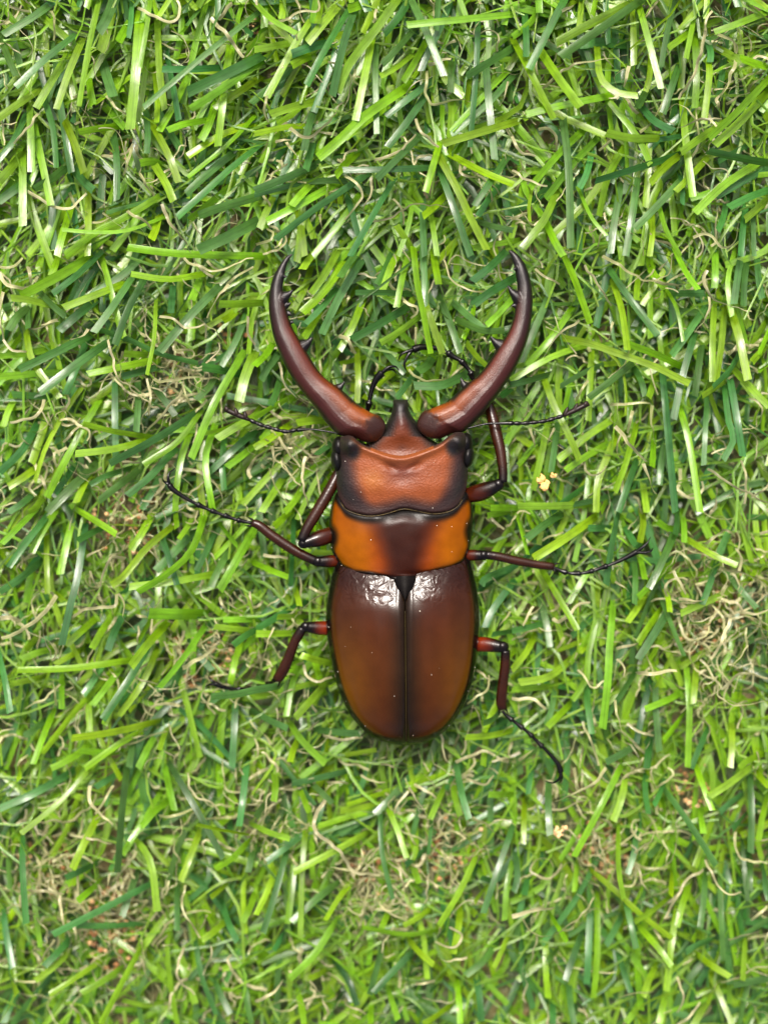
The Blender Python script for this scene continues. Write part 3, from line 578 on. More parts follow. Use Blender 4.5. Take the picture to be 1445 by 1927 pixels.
(482, 1445): """L3 38 280,340 260,600 250,960;L3 40 600,380 420,480 210,590;D3 40 170,480 110,700 40,930;L2 42 220,480 200,700 180,880;L3 45 440,880 330,1050 190,1190;D3 32 700,250 710,480 770,740;
L3 38 750,240 800,360 850,510;L2 40 560,620 470,730 390,860;D2 45 460,650 340,740 200,870;L3 40 1240,500 1140,710 1030,890;D3 38 1440,350 1360,580 1280,820;L2 38 1445,520 1410,700 1400,860;
D3 42 1130,0 1160,150 1200,290;L2 42 1110,60 1120,160 1150,270;L2 38 1060,110 1020,200 980,290;L3 32 1000,920 840,940 600,900;L2 38 770,760 730,850 700,920;D3 42 720,980 680,1130 640,1280;
D3 42 880,1040 770,1150 660,1270;L2 38 1000,780 920,840 830,890;L2 45 1150,780 1140,900 1110,1050;L3 38 860,970 920,1040 1000,1110;D2 45 1360,980 1280,1090 1180,1170;L2 38 1440,900 1390,1020 1340,1130;
D2 42 850,70 760,170 670,260;D2 42 500,20 340,60 200,90;L2 38 240,100 270,180 300,250;D2 40 280,60 350,120 430,200;L3 35 0,330 90,370 190,400;D2 38 300,350 180,440 60,530;L2 40 110,560 70,680 0,830;
L1 38 170,960 140,1080 120,1200;D2 38 160,930 100,1030;L2 42 400,1140 300,1190;L2 42 230,1250 260,1360 270,1445;D2 42 430,1080 520,1200 570,1340;L2 42 730,1210 760,1300 800,1420;L2 42 650,1320 645,1445;
L2 42 1130,1210 1145,1330 1150,1445;D2 45 1240,1180 1260,1300 1270,1430;L2 42 1110,1330 1000,1410 940,1445;D2 42 960,460 900,500 840,550;L2 38 900,330 900,460 880,520;D2 28 990,300 980,400 970,490;
L2 42 880,540 900,600 920,650;L2 45 1445,150 1380,150 1310,150;D2 45 80,170 30,230 0,280;L2 45 100,10 110,100 100,190;D2 40 1330,640 1270,620;L2 38 1290,680 1230,760;D2 45 1060,1200 980,1260;
L2 40 750,830 800,890;D1 40 600,860 500,860;L1 40 1190,780 1240,830;L2 42 0,1080 60,1040;
T3 28 390,180 330,300 360,380 480,480 550,580 700,605;T3 28 640,620 620,740 590,890;T2 25 550,580 430,560 370,620;T2 22 740,530 810,590 840,700;T3 22 860,110 920,200 980,290 1080,310;
T2 20 860,130 800,200 780,260;T2 25 1180,60 1290,90 1340,40;T2 30 1220,280 1310,330 1380,400;T2 25 590,40 670,80 730,80;T2 30 300,1200 370,1300 410,1390;T2 28 0,1320 90,1270 150,1200;
T2 25 1090,900 1160,950 1120,1010 1010,980;T2 25 500,1330 620,1390;T2 25 320,360 360,470;T2 28 400,80 520,90;T2 22 1190,1070 1080,1090 1020,1050;T2 25 1010,1200 900,1220""",
(963, 1445): """L3 42 610,0 500,220 350,500;L2 40 370,520 350,700;D3 42 205,90 205,240 215,380;D2 35 110,0 90,150;L2 38 70,200 65,430;D3 40 850,110 990,300 1150,550;L3 38 1040,0 1080,110 1130,240;
L3 45 1340,0 1220,90 1110,160;L3 42 600,330 600,560 630,740;L3 38 460,590 580,690 730,830 900,960;L2 42 1030,1040 1120,1110 1230,1180;D3 38 640,750 670,880 700,1020;L3 42 900,720 800,800 690,870;
L3 42 720,900 820,1010 900,1120;L3 42 930,800 900,980 870,1260;L2 42 480,730 480,1050 460,1300;D2 42 440,780 430,1060 420,1220;L2 38 190,960 190,1140 205,1300;L3 35 210,820 260,900 310,980;
D2 42 1340,20 1350,250 1345,480;D2 38 1170,600 1180,850 1190,1090;L2 42 1320,900 1310,1050 1300,1200;D2 42 400,920 340,1080 300,1200;D2 40 600,1040 630,1150 670,1270;L2 38 1110,1150 1170,1280 1240,1445;
L2 42 590,1160 480,1260;D2 42 680,1010 660,1080 640,1120;D2 38 700,340 690,470 650,600;L2 42 1140,260 1080,420 1030,560;D2 42 1090,600 1080,750 1060,900;D2 42 1310,140 1240,190 1170,250;
D2 42 760,0 750,120 770,260;D2 42 870,40 830,150 800,210;L2 45 640,50 620,160 570,300;L2 42 410,280 340,410 270,520;D2 42 20,480 30,620 10,700;D2 38 90,600 70,720;L2 42 900,560 900,640 895,720;
L2 42 1000,660 960,770 930,900;D2 42 1420,560 1430,680 1450,750;D2 42 1350,500 1340,600 1340,690;D2 30 1300,420 1310,600 1330,750;L2 42 1440,160 1410,280 1390,410;D2 42 1310,270 1240,350;
L2 38 1370,20 1450,110;D2 42 620,830 570,930 530,1000;L2 45 820,1100 770,1200 740,1290;L2 42 1170,1210 1130,1270 1100,1330;L2 45 870,1260 850,1350 830,1445;L2 45 720,1320 680,1390 640,1440;
D2 42 320,1200 330,1330 350,1445;D2 42 230,1310 230,1445;L2 40 120,700 170,770;D2 45 1120,970 1040,1000 980,1040;L2 40 1050,900 1020,980;D2 42 840,430 770,500;L2 40 1060,220 1070,310 1080,370;
D2 42 260,1020 200,1090;
T3 28 530,0 470,80 340,150 240,190;T2 25 350,0 360,80 380,140;T2 22 100,340 200,380 290,370;T3 35 0,840 120,810 240,790;T3 22 60,850 120,930 210,950 330,880 420,800 460,730;
T2 22 140,950 110,1070 70,1160;T2 22 700,540 750,680 820,770;T2 22 690,620 790,590 900,520 940,320;T2 28 1080,570 980,640 920,750 860,850;T3 22 1090,520 1150,650 1220,710 1290,700;
T2 25 1260,360 1280,500 1440,540;T2 22 600,1300 700,1270 800,1260;T2 22 930,1180 970,1300 930,1380;T2 25 800,910 860,990;T2 25 480,520 550,540;T2 22 1220,970 1330,940 1400,920;
T2 25 1350,860 1440,780;T2 25 400,1350 430,1430;T2 22 690,480 770,420 830,310""",
}
LIME, DARK, TAN = (0.222, 0.43, 0.013), (0.072, 0.210, 0.042), (0.64, 0.60, 0.34)

def tint(kind):
    if kind == 'L':
        k = random.gauss(1.0, 0.13)
        return (LIME[0] * k * random.uniform(0.82, 1.15), LIME[1] * k, LIME[2] * k * random.uniform(0.6, 2.2))
    if kind == 'D':
        k = random.gauss(1.0, 0.15)
        return (DARK[0] * k * random.uniform(0.75, 1.3), DARK[1] * k, DARK[2] * k * random.uniform(0.8, 1.3))
    k = random.gauss(0.95, 0.16)
    g = random.random() ** 2 * 0.5
    return mx(tuple(c * k for c in TAN), (0.27, 0.36, 0.07), g)

def ribbon(mb, pts, width, color, segs, roll=0.0, gutter=0.14, over=False, twist=0.0, world=False, tip=1.0):
    """A blade: a strip three vertices wide through (px, py, z); square cut at its end."""
    c = catmull(pts, segs)
    if world:
        W = [Vector(p[:3]) for p in c]
    else:
        W = [P(p[0], p[1], cap_height(p[0], p[1], p[2], over)) for p in c]
    vs, cs, uvs = [], [], []
    h = width / 200.0
    v0 = random.uniform(0, 50)
    for i, w in enumerate(W):
        t = (W[min(i + 1, len(W) - 1)] - W[max(i - 1, 0)])
        t = t.normalized() if t.length > 1e-6 else Vector((1, 0, 0))
        s = t.cross(Vector((0, 0, 1)))
        s = s.normalized() if s.length > 1e-3 else Vector((1, 0, 0))
        n = s.cross(t)
        f = i / (len(W) - 1)
        a = roll + twist * f
        s2 = s * math.cos(a) + n * math.sin(a)
        n2 = s2.cross(t)
        hw = h * (1.0 + (tip - 1.0) * f)
        sk = 0.0
        if i == len(W) - 1:
            sk = random.uniform(-0.35, 0.35) * hw
        vs += [w - s2 * hw - t * sk, w + n2 * (gutter * hw), w + s2 * hw + t * sk]
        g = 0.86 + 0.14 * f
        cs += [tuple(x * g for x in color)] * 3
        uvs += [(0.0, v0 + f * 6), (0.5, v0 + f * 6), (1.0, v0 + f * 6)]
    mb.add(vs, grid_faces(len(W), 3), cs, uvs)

LEVEL_T = {2: (0.8, 1.38), 3: (1.1, 1.7)}
LEVEL = {1: (0.30, 0.80), 2: (0.62, 1.25), 3: (1.00, 1.62)}
entries = []
for (tx, ty), text in TILES.items():
    for item in text.replace("\n", "").split(";"):
        q = item.split()
        if len(q) < 4:
            continue
        over = '!' in q[0]
        kind, lv = q[0][0], int(q[0][-1])
        pts = [tuple(float(a) for a in s.split(",")) for s in q[2:]]
        pts = [(tx + x * 482 / 1445.0, ty + y * 482 / 1445.0) for x, y in pts]
        w = float(q[1]) * 482 / 1445.0
        ln = sum(math.dist(a, b) for a, b in zip(pts, pts[1:]))
        entries.append((kind, lv, w, pts, ln, over))

turf = MB()
GX, GY, NG = 13.0, 15.0, 90
vs = []
for i in range(NG + 1):
    for j in range(NG + 1):
        x, y = -GX + 2 * GX * j / NG, -GY + 2 * GY * i / NG
        vs.append((x, y, 0.10 * mnoise.noise((x * 0.9, y * 0.9, 0)) + 0.05 * mnoise.noise((x * 3, y * 3, 5))))
turf.add(vs, grid_faces(NG + 1, NG + 1), (0.05, 0.05, 0.04))
turf = turf.build("artificial_turf", MAT_SOIL)
tag(turf, "green artificial lawn of lime and dark cut blades over pale curly thatch", "artificial turf", kind="structure")

green = sorted([e for e in entries if e[0] != 'T'], key=lambda e: -e[4] * e[2])
rest_green, rest_tan = MB(), MB()

def place_blade(mb, e, segs=8):
    kind, lv, w, pts, ln, over = e
    z0, z1 = LEVEL[lv]
    z0 += random.uniform(-0.12, 0.12); z1 += random.uniform(-0.14, 0.18)
    if over:
        z0, z1 = 1.62, 1.72
    acc, q = 0.0, []
    arch = random.uniform(0.03, 0.16) * min(1.5, ln / 130.0) * (0.3 if over else 1.0)
    if len(pts) == 2: pts = [pts[0], ((pts[0][0] + pts[1][0]) / 2, (pts[0][1] + pts[1][1]) / 2), pts[1]]
    for i, p in enumerate(pts):
        if i: acc += math.dist(p, pts[i - 1])
        f = acc / ln
        q.append((p[0], p[1], z0 + (z1 - z0) * f ** 0.8 + arch * math.sin(math.pi * f)))
    # the root dives into the mat
    d = (pts[0][0] - pts[1][0], pts[0][1] - pts[1][1])
    m = math.hypot(*d) or 1
    q.insert(0, (pts[0][0] + d[0] / m * 14, pts[0][1] + d[1] / m * 14, max(0.05, z0 - 0.40)))
    ribbon(mb, q, w * 0.93, tint(kind), segs, random.gauss(0, 0.26), random.choice((-1, 1)) * random.uniform(0.08, 0.3), over,
           random.gauss(0, 0.15), tip=random.uniform(0.94, 1.08))

for k, e in enumerate(green):
    if k < 300:
        mb = MB()
        place_blade(mb, e)
        mb.build("grass_blade", MAT_BLADE, turf)
    else:
        place_blade(rest_green, e)

def place_fibre(mb, e):
    kind, lv, w, pts, ln, over = e
    z0, z1 = LEVEL_T[lv]
    n = max(3, int(ln / 12))
    c = catmull(pts, n)
    ph = random.uniform(0, 6.28)
    q = []
    for i, p in enumerate(c):
        f = i / n
        j = 2.2 if 0 < i < n else 0
        q.append((p[0] + random.uniform(-j, j), p[1] + random.uniform(-j, j),
                  z0 + (z1 - z0) * (0.35 + 0.65 * math.sin(math.pi * (0.15 + 0.75 * f))) + 0.08 * math.sin(ph + f * ln / 9)))
    ribbon(mb, q, w * random.uniform(0.55, 0.8), tint('T'), n * 2, random.gauss(0, 0.4), random.choice((-1, 1)) * 0.3, over, random.gauss(0, 1.3), tip=0.75)

for e in entries:
    if e[0] == 'T':
        mb = MB()
        place_fibre(mb, e)
        mb.build("thatch_fibre", MAT_FIBRE, turf)

# the mass below: more blades and curls, down to the backing
WORN = ((240, 965, 105), (377, 1235, 85), (1385, 1135, 100), (1325, 1205, 80), (90, 1640, 85), (215, 1765, 120), (1140, 1600, 80), (835, 1600, 70), (330, 715, 70), (560, 850, 50), (700, 1690, 60), (520, 1500, 70))
def worn(px, py):
    return max(math.exp(-((px - a) ** 2 + (py - b) ** 2) / (r * r)) for a, b, r in WORN)
def nap(px, py):
    """Lean direction of the pile, in picture degrees (90 = down)."""
    base = 112 if px < 800 else 98
    return base + 24 * mnoise.noise((px / 320.0, py / 320.0, 3.3))

for k in range(7200):
    px, py = random.uniform(-230, 1680), random.uniform(-260, 2190)
    outside = px < -10 or px > 1455 or py < -10 or py > 1937
    if not outside and random.random() < 0.75 * worn(px, py): continue
    thin = random.random() < 0.55
    a = R(nap(px, py) + random.gauss(0, 60 if thin else 38))
    ln = random.uniform(90, 270)
    lowz = random.uniform(0.05, 0.42) if not thin else random.uniform(0.1, 0.6)
    hi = lowz + random.uniform(0.10, 0.55)
    if outside: hi += random.uniform(0, 0.5)
    dx, dy = math.cos(a), math.sin(a)
    bend = random.gauss(0, 0.25 if thin else 0.10) * ln
    q = [(px - dx * ln / 2, py - dy * ln / 2, lowz), (px - dy * bend, py + dx * bend, (lowz + hi) / 2 + 0.1), (px + dx * ln / 2, py + dy * ln / 2, hi)]
    q = [(x, y, min(z, 1.0 if not outside else 2)) for x, y, z in q]
    col = tint('L' if random.random() < 0.66 else 'D')
    if thin:
        col = mx(col, (0.25, 0.43, 0.06), random.random() * 0.7)
    ribbon(rest_green, q, random.uniform(4, 8) if thin else random.uniform(10, 14.5), col, 6, random.gauss(0, 0.35),
           random.choice((-1, 1)) * random.uniform(0.1, 0.3), False, random.gauss(0, 0.9 if thin else 0.25), tip=0.6 if thin else 1.0)
for k in range(3800):
    px, py = random.uniform(-200, 1650), random.uniform(-230, 2160)
    if k > 2900:
        cx_, cy_, r_ = random.choice(WORN)
        px, py = random.gauss(cx_, r_ * 0.6), random.gauss(cy_, r_ * 0.6)
    elif mnoise.noise((px / 160.0, py / 160.0, 9.1)) < -0.22: continue
    a = random.uniform(0, 6.28)
    st = random.uniform(7, 13)
    z = random.uniform(0.3, 1.05)
    q = [(px, py, z)]
    curl = random.gauss(0, 0.16)
    kink = random.uniform(0.15, 0.6)
    for i in range(random.randint(4, 11)):
        a += curl + random.gauss(0, kink)
        px += math.cos(a) * st; py += math.sin(a) * st
        z = min(1.12, max(0.1, z + random.gauss(0, 0.09)))
        q.append((px, py, z))
    ribbon(rest_tan, q, random.choice((random.uniform(1.6, 3.5), random.uniform(3.5, 7.0))), tint('T'), len(q) * 2, random.gauss(0, 0.6), 0.3, False, random.gauss(0, 1.8), tip=0.6)
g_ = rest_green.build("grass", MAT_BLADE, turf); tag(g_, kind="stuff")
g_ = rest_tan.build("thatch", MAT_FIBRE, turf); tag(g_, kind="stuff")

# crumbs of soil lying in the gaps
def lump(mb, c, r, color, seed, sq=0.7):
    vs, nu, nv = [], 7, 5
    for i in range(nv + 1):
        th = math.pi * i / nv
        for j in range(nu):
            ph = 2 * math.pi * j / nu
            d = Vector((math.sin(th) * math.cos(ph), math.sin(th) * math.sin(ph), math.cos(th)))
            k = r * (1 + 0.45 * mnoise.noise((d.x * 1.6 + seed, d.y * 1.6, d.z * 1.6)))
            vs.append((c[0] + d.x * k, c[1] + d.y * k, c[2] + d.z * k * sq))
    mb.add(vs, grid_faces(nv + 1, nu, True), color)
soil = MB()
for cx, cy, rr, n in ((240, 975, 75, 150), (377, 1235, 60, 120), (90, 1635, 60, 90), (207, 1730, 60, 90), (207, 1785, 50, 60), (832, 1605, 55, 90), (1136, 1600, 70, 110), (1385, 1130, 50, 70),
                      (1316, 1190, 45, 60), (445, 620, 35, 30), (330, 715, 50, 30), (495, 45, 25, 30), (240, 270, 40, 30), (860, 1580, 50, 60), (1310, 1480, 45, 60), (720, 1660, 70, 60)):
    for _ in range(n):
        a, d = random.uniform(0, 6.28), rr * math.sqrt(random.random())
        r = random.uniform(0.015, 0.065)
        col = random.choice(((200, 160, 110), (170, 125, 78), (214, 176, 130), (120, 88, 58), (150, 105, 62)))
        p = P(cx + d * math.cos(a), cy + d * math.sin(a), random.uniform(0.1, 0.62))
        lump(soil, p, r, lin(col), random.uniform(0, 99))
tag(soil.build("soil_crumbs", MAT_CRUMB), "loose tan and brown soil crumbs showing in gaps between the blades", "soil", kind="stuff")

# two larger pale crumbs resting on the blades
def fuse(o, voxel, it):
    m = o.modifiers.new("fuse", 'REMESH'); m.mode = 'VOXEL'; m.voxel_size = voxel; m.use_smooth_shade = True
    s = o.modifiers.new("soften", 'SMOOTH'); s.factor = 0.5; s.iterations = it
    bpy.context.view_layer.update()
    me = bpy.data.meshes.new_from_object(o.evaluated_get(bpy.context.evaluated_depsgraph_get()))
    o.modifiers.clear()
    o.data = me
    me.polygons.foreach_set("use_smooth", [True] * len(me.polygons))

def crumb(cx, cy, z, spots, color, label):
    mb = MB()
    for dx, dy, rad, n in spots:
        for _ in range(n):
            a, d = random.uniform(0, 6.28), rad * math.sqrt(random.random())
            lump(mb, P(cx + dx + d * math.cos(a), cy + dy + d * math.sin(a), z + random.uniform(0, 0.05) + 0.05 * (1 - d / rad)), random.uniform(0.012, 0.042),
                 tuple(c * random.uniform(0.75, 1.1) for c in lin(color)), random.uniform(0, 99), 0.8)
    o = mb.build("food_crumb", MAT_CRUMB)
    fuse(o, 0.014, 1)
    at = o.data.attributes.get("pigment") or o.data.attributes.new("pigment", 'FLOAT_COLOR', 'POINT')
    at.data.foreach_set("color", np.tile(np.array((*lin(color), 1.0), dtype=np.float32), len(o.data.vertices)))
    tag(o, label, "crumb")
crumb(1025, 908, 1.46, ((-8, -8, 8, 26), (-1, 8, 9, 30), (-13, -2, 4, 6), (16, -14, 4, 9), (4, 0, 4, 6)), (240, 186, 110), "pale orange crumb caught on a dark blade beside the beetle's front leg")
crumb(1054, 1566, 1.22, ((-6, -2, 8, 20), (8, -6, 6, 12), (0, 7, 5, 8)), (222, 184, 130), "tan crumb at the tip of a short dark blade below the beetle's hind claw")

# ------------------------------------------------------------------ the beetle
beetle = bpy.data.objects.new("stag_beetle", None)
COL.objects.link(beetle)
beetle.location = P(757, 1080, 1.2)
tag(beetle, "glossy orange and dark brown stag beetle with long toothed mandibles standing on the turf", "beetle")
bpy.context.view_layer.update()
_bm = beetle.matrix_world.inverted()

def part(mb, name, mat, parent=None, smooth=True):
    o = mb.build(name, mat, beetle if parent is None else parent, smooth)
    o.data.transform(Matrix.Translation(-beetle.location))
    return o

BLACK = lin((24, 20, 16))

# --- elytra
EL_L = [(1040, 640), (1055, 634), (1067, 629.8), (1085, 624), (1105, 619.5), (1140, 614), (1177, 612.8), (1214, 617), (1259, 626), (1299, 637), (1339, 654.7), (1371, 679.7), (1385, 696), (1392.5, 709.5), (1400.5, 740), (1403, 763)]
EL_R = [(1040, 880), (1055, 885), (1067, 888.5), (1085, 892.5), (1102, 896.4), (1140, 902), (1177, 903), (1214, 899.6), (1257, 894.4), (1297, 885), (1339, 866.5), (1369, 844), (1383, 828), (1390, 816.7), (1400, 789), (1403, 765)]
EL_H = [(0, 0.40), (0.05, 0.58), (0.10, 0.735), (0.15, 0.815), (0.20, 0.885), (0.25, 0.94), (0.31, 0.98), (0.42, 1.0), (0.6, 0.97), (0.75, 0.87), (0.87, 0.68), (0.94, 0.47), (0.98, 0.27), (1.0, 0.04)]
def curve(tab):
    return sorted((q[1], q[0]) for q in catmull([(p[1], p[0]) for p in tab], 300))
def el_color(px, py, edge, sgn, rimd):
    s = abs(px - lerp_table([(1090, 761.5), (1403, 764.3)], py))
    fr = sm(1090, 1250, py)
    side = sm(35, 125, s)
    c = mx((72, 33, 20), (96, 51, 19), fr)
    c = mx(c, mx((78, 42, 24), (138, 87, 15), sm(1100, 1330, py)), side * 0.95)
    c = mx(c, (116, 52, 22), 0.18 * math.exp(-((s - 70) / 22) ** 2 - ((py - 1175) / 40) ** 2))
    wd_ = 24 + 4 * math.sin(py / 40.0)
    c = mx((34, 28, 18), c, sm(-10, wd_ + 20, s))
    c = mx(c, (54, 28, 20), 1 - sm(1075, 1130, py))
    c = mx((18, 14, 10), c, sm(6.0, 14.0, rimd))
    return lin(c)
def elytron(sgn):
    tab = curve(EL_L if sgn < 0 else EL_R)
    mb = MB()
    rows, cols = 120, 56
    inv = sorted((x * sgn, y) for y, x in tab if y > 1180)[::-1]
    inv = sorted((x * sgn, y) for y, x in tab if y > 1180)
    vs, cs, uvs, wr = [], [], [], []
    for i in range(rows):
        q = i / (rows - 1)
        py = 1042 + (1403 - 1042) * (1 - (1 - q) ** 1.7) if q > 0 else 1042
        py = 1042 + 361 * math.sin(q * math.pi / 2) ** 1.0
        py = min(py, 1402.6)
        xs = lerp_table([(1040, 761.2), (1403, 764.3)], py) + sgn * 0.7
        xo = lerp_table(tab, py)
        L = (py - 1042) / 361.0
        hz = 0.86 * smooth_table(EL_H, L)
        for j in range(cols):
            th = (math.pi / 2 + 0.35) * (j / (cols - 1)) - 0.35      # below the rim, then over the back to the suture
            cx = math.copysign(abs(math.cos(th)) ** 0.86, 1); sz = math.copysign(abs(math.sin(th)) ** 0.80, th)
            s = cx
            px = xs + (xo - xs) * s
            z = 1.55 + hz * sz * (1.0 if th > 0 else 0.5)
            d = abs(px - xs)
            z -= 0.05 * math.exp(-(d / 3.0) ** 2)                   # suture groove
            z += 0.025 * math.exp(-((d - 6) / 4.0) ** 2)
            edge = 1 - s
            # raised rim along the outer margin
            z += 0.03 * math.exp(-((edge - 0.015) / 0.014) ** 2) if th > 0 else 0
            # faint long ribs
            z += 0.006 * math.sin(d * 0.16) * sm(1110, 1200, py) + 0.012 * mnoise.noise((px / 26.0, py / 55.0, 4.0)) * sm(0.05, 0.3, edge)
            rimd = (xo - px) * sgn
            if py > 1185: rimd = min(rimd, lerp_table(inv, px * sgn) - py)
            z -= 0.06 * math.exp(-(d / 46.0) ** 2) * (1 - sm(1098, 1165, py))
            vs.append(P(px, py, z)); cs.append(el_color(px, py, edge, sgn, rimd))
            wr.append((1 - sm(1118, 1150, py)) * sm(5, 40, d))
            uvs.append((s, L))
    mb.add(vs, grid_faces(rows, cols), cs, uvs)
    o = part(mb, "elytron", MAT_ELYTRA)
    a = o.data.attributes.new("wrinkle", 'FLOAT', 'POINT')
    a.data.foreach_set("value", wr)
    return o
elytron(-1); elytron(1)
# pale line in the suture
mb = MB()
tube(mb, [(762.3, 1150, 2.36, 0.6), (763.0, 1220, 2.375, 0.8), (763.6, 1300, 2.285, 0.8), (764.0, 1360, 2.06, 0.8), (764.3, 1396, 1.78, 0.8)], lin((84, 74, 44)), 60, 6)
part(mb, "suture", MAT_PRONOTUM)
# scutellum
mb = MB()
vs, cs = [], []
for i in range(15):
    f = i / 14
    py = 1084 + 47 * f
    hw = 22.5 * (1 - max(0, (f - 0.2) / 0.8) ** 1.25) + 0.3
    for j in range(15):
        u = j / 7 - 1
        z = 1.55 + 0.86 * smooth_table(EL_H, (py - 1042) / 361.0) + 0.03 + 0.07 * (1 - u * u) * (1 - f) - 0.05 * f - 0.05 * (u * u) - 0.03 * (1 - f)
        if abs(u) > 0.98: z -= 0.10
        vs.append(P(761.8 + hw * u + 0.5 * f, py, z)); cs.append(lin((26, 22, 18)))
mb.add(vs, grid_faces(15, 15), cs)
part(mb, "scutellum", MAT_PRONOTUM)

# --- pronotum
PR_L = [(926, 633), (935, 628), (950, 623.5), (967, 620.8), (995, 618.6), (1015, 619.8), (1030, 622.4), (1045, 628), (1055, 633.6), (1070, 645), (1080, 665), (1083, 697), (1091, 730), (1094.6, 757)]
PR_R = [(926, 884), (937, 886.5), (962, 889.5), (992, 889), (1010, 887), (1030, 884), (1047, 878), (1060, 871), (1071, 851.5), (1077, 824), (1088, 792), (1094.6, 761)]
PR_BACK = sorted([(x, y) for y, x in PR_L[7:]] + [(x, y) for y, x in PR_R[5:]])
PR_FRONT = [(630, 930), (641, 945), (652, 959), (680, 969), (705, 970.5), (729.5, 965.5), (754.5, 958), (769, 958), (792, 963), (817, 966.6), (842, 963), (859, 954), (870, 940), (884, 928)]
def pr_color(px, py, u, rim):
    cx = 760
    d = abs(px - cx)
    half = smooth_table([(960, 66), (1000, 50), (1040, 36), (1070, 30), (1095, 44)], py)
    amber = mx((176, 92, 6), (188, 104, 6), sm(960, 1040, py))
    amber = mx((160, 70, 16), amber, sm(35, 85, d))
    c = mx((62, 25, 12), amber, sm(half * 0.45, half * 1.6, d))
    yf = smooth_table(PR_FRONT, px)
    c = mx((20, 16, 12), c, sm(6, 20, py - yf))
    c = mx((28, 22, 16), c, sm(0.0, 0.07, 1 - abs(u)))
    for sx, sy in ((620, 1012), (890, 1000)):
        c = mx((30, 24, 18), c, sm(8, 22, math.hypot((px - sx), (py - sy) * 0.62)))
    c = mx((24, 18, 14), c, sm(4.0, 12.0, rim))
    return lin(c)
mb = MB()
rows, cols = 76, 91
vs, cs = [], []
for i in range(rows):
    q = i / (rows - 1)
    py = 926 + (1094.4 - 926) * math.sin(q * math.pi / 2) ** 0.9
    xl, xr = smooth_table(PR_L, py), smooth_table(PR_R, py)
    for j in range(cols):
        th = (math.pi + 0.7) * j / (cols - 1) - 0.35
        u = -math.copysign(abs(math.cos(th)) ** 0.85, math.cos(th))
        px = (xl + xr) / 2 + (xr - xl) / 2 * u
        s = math.copysign(abs(math.sin(th)) ** 0.75, math.sin(th))
        lat = 0.66 * smooth_table([(0, 0.84), (0.25, 0.96), (0.5, 1.0), (0.75, 1.0), (0.9, 0.98), (1, 0.95)], q)
        z = 1.56 + lat * s * (1 if s > 0 else 0.6)
        yf = smooth_table(PR_FRONT, px)
        fr = py - yf
        if s > 0:
            z -= 0.09 * (1 - sm(14, 52, abs(px - 757))) * (1 - sm(-4, 28, fr)) * s + 0.15 * (1 - sm(-11, 4, fr)) * s              # slopes down to the head
            yb = 1094.6 - 0.0 * px
        rim = lerp_table(PR_BACK, px) - py                        # distance to the hind rim
        if q > 0.4 and s > 0:
            z += 0.025 * math.exp(-((rim - 3.5) / 2.2) ** 2) - 0.06 * (1 - sm(0, 2.2, rim))
        z += 0.012 * mnoise.noise((px / 30.0, py / 30.0, 1.0)) if s > 0.3 else 0
        vs.append(P(px, py, z)); cs.append(pr_color(px, py, u, rim if q > 0.4 else 99))
mb.add(vs, grid_faces(rows, cols), cs)
part(mb, "pronotum", MAT_PRONOTUM)

# --- head
HD_F = [(633, 836), (638, 825), (645, 820.5), (662, 820), (680, 834), (705, 844.5), (729.5, 853), (754.5, 857), (779, 852), (804, 843), (829, 832), (849, 817), (861, 812.5), (875, 816), (880, 826)]
HD_R = [(633, 908), (636, 930), (641, 943), (652, 959), (680, 969), (705, 970.5), (729.5, 965.5), (754.5, 958), (769, 958), (792, 963), (817, 966.6), (842, 963), (859, 954), (870, 940), (877, 918), (880, 898)]
def hd_color(px, py):
    c = (182, 88, 20)
    c = mx(c, (210, 118, 16), math.exp(-((px - 702) / 22) ** 2 - ((py - 902) / 20) ** 2))
    c = mx(c, (118, 48, 26), 0.8 * math.exp(-((px - 757) / 30) ** 2 - ((py - 885) / 22) ** 2))  # shade of the V-shaped dents, put into the colour
    c = mx(c, (190, 104, 46), 0.6 * (1 - sm(10, 34, py - smooth_table(HD_F, px))) * (1 - sm(50, 95, abs(px - 757))))  # sheen along the front ridge, painted in as paler copper
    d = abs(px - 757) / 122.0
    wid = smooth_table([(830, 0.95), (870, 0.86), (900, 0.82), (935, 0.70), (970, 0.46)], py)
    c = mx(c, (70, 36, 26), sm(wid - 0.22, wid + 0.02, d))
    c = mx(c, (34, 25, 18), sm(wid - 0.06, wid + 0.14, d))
    yr = smooth_table(HD_R, px)
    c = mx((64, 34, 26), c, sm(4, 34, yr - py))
    for sx, sy in ((646, 830), (870, 824)):
        c = mx((48, 34, 28), c, sm(9, 27, math.hypot(px - sx, py - sy)))
    for sx, sy in ((664, 848), (853, 841)):
        c = mx((34, 31, 29), c, sm(5, 21, math.hypot((px - sx), (py - sy) * 0.8)))
    c = mx((66, 48, 42), c, sm(0, 9, py - smooth_table(HD_F, px))) if abs(px - 757) > 60 else c
    return lin(c)
mb = MB()
rows, cols = 71, 101
vs, cs = [], []
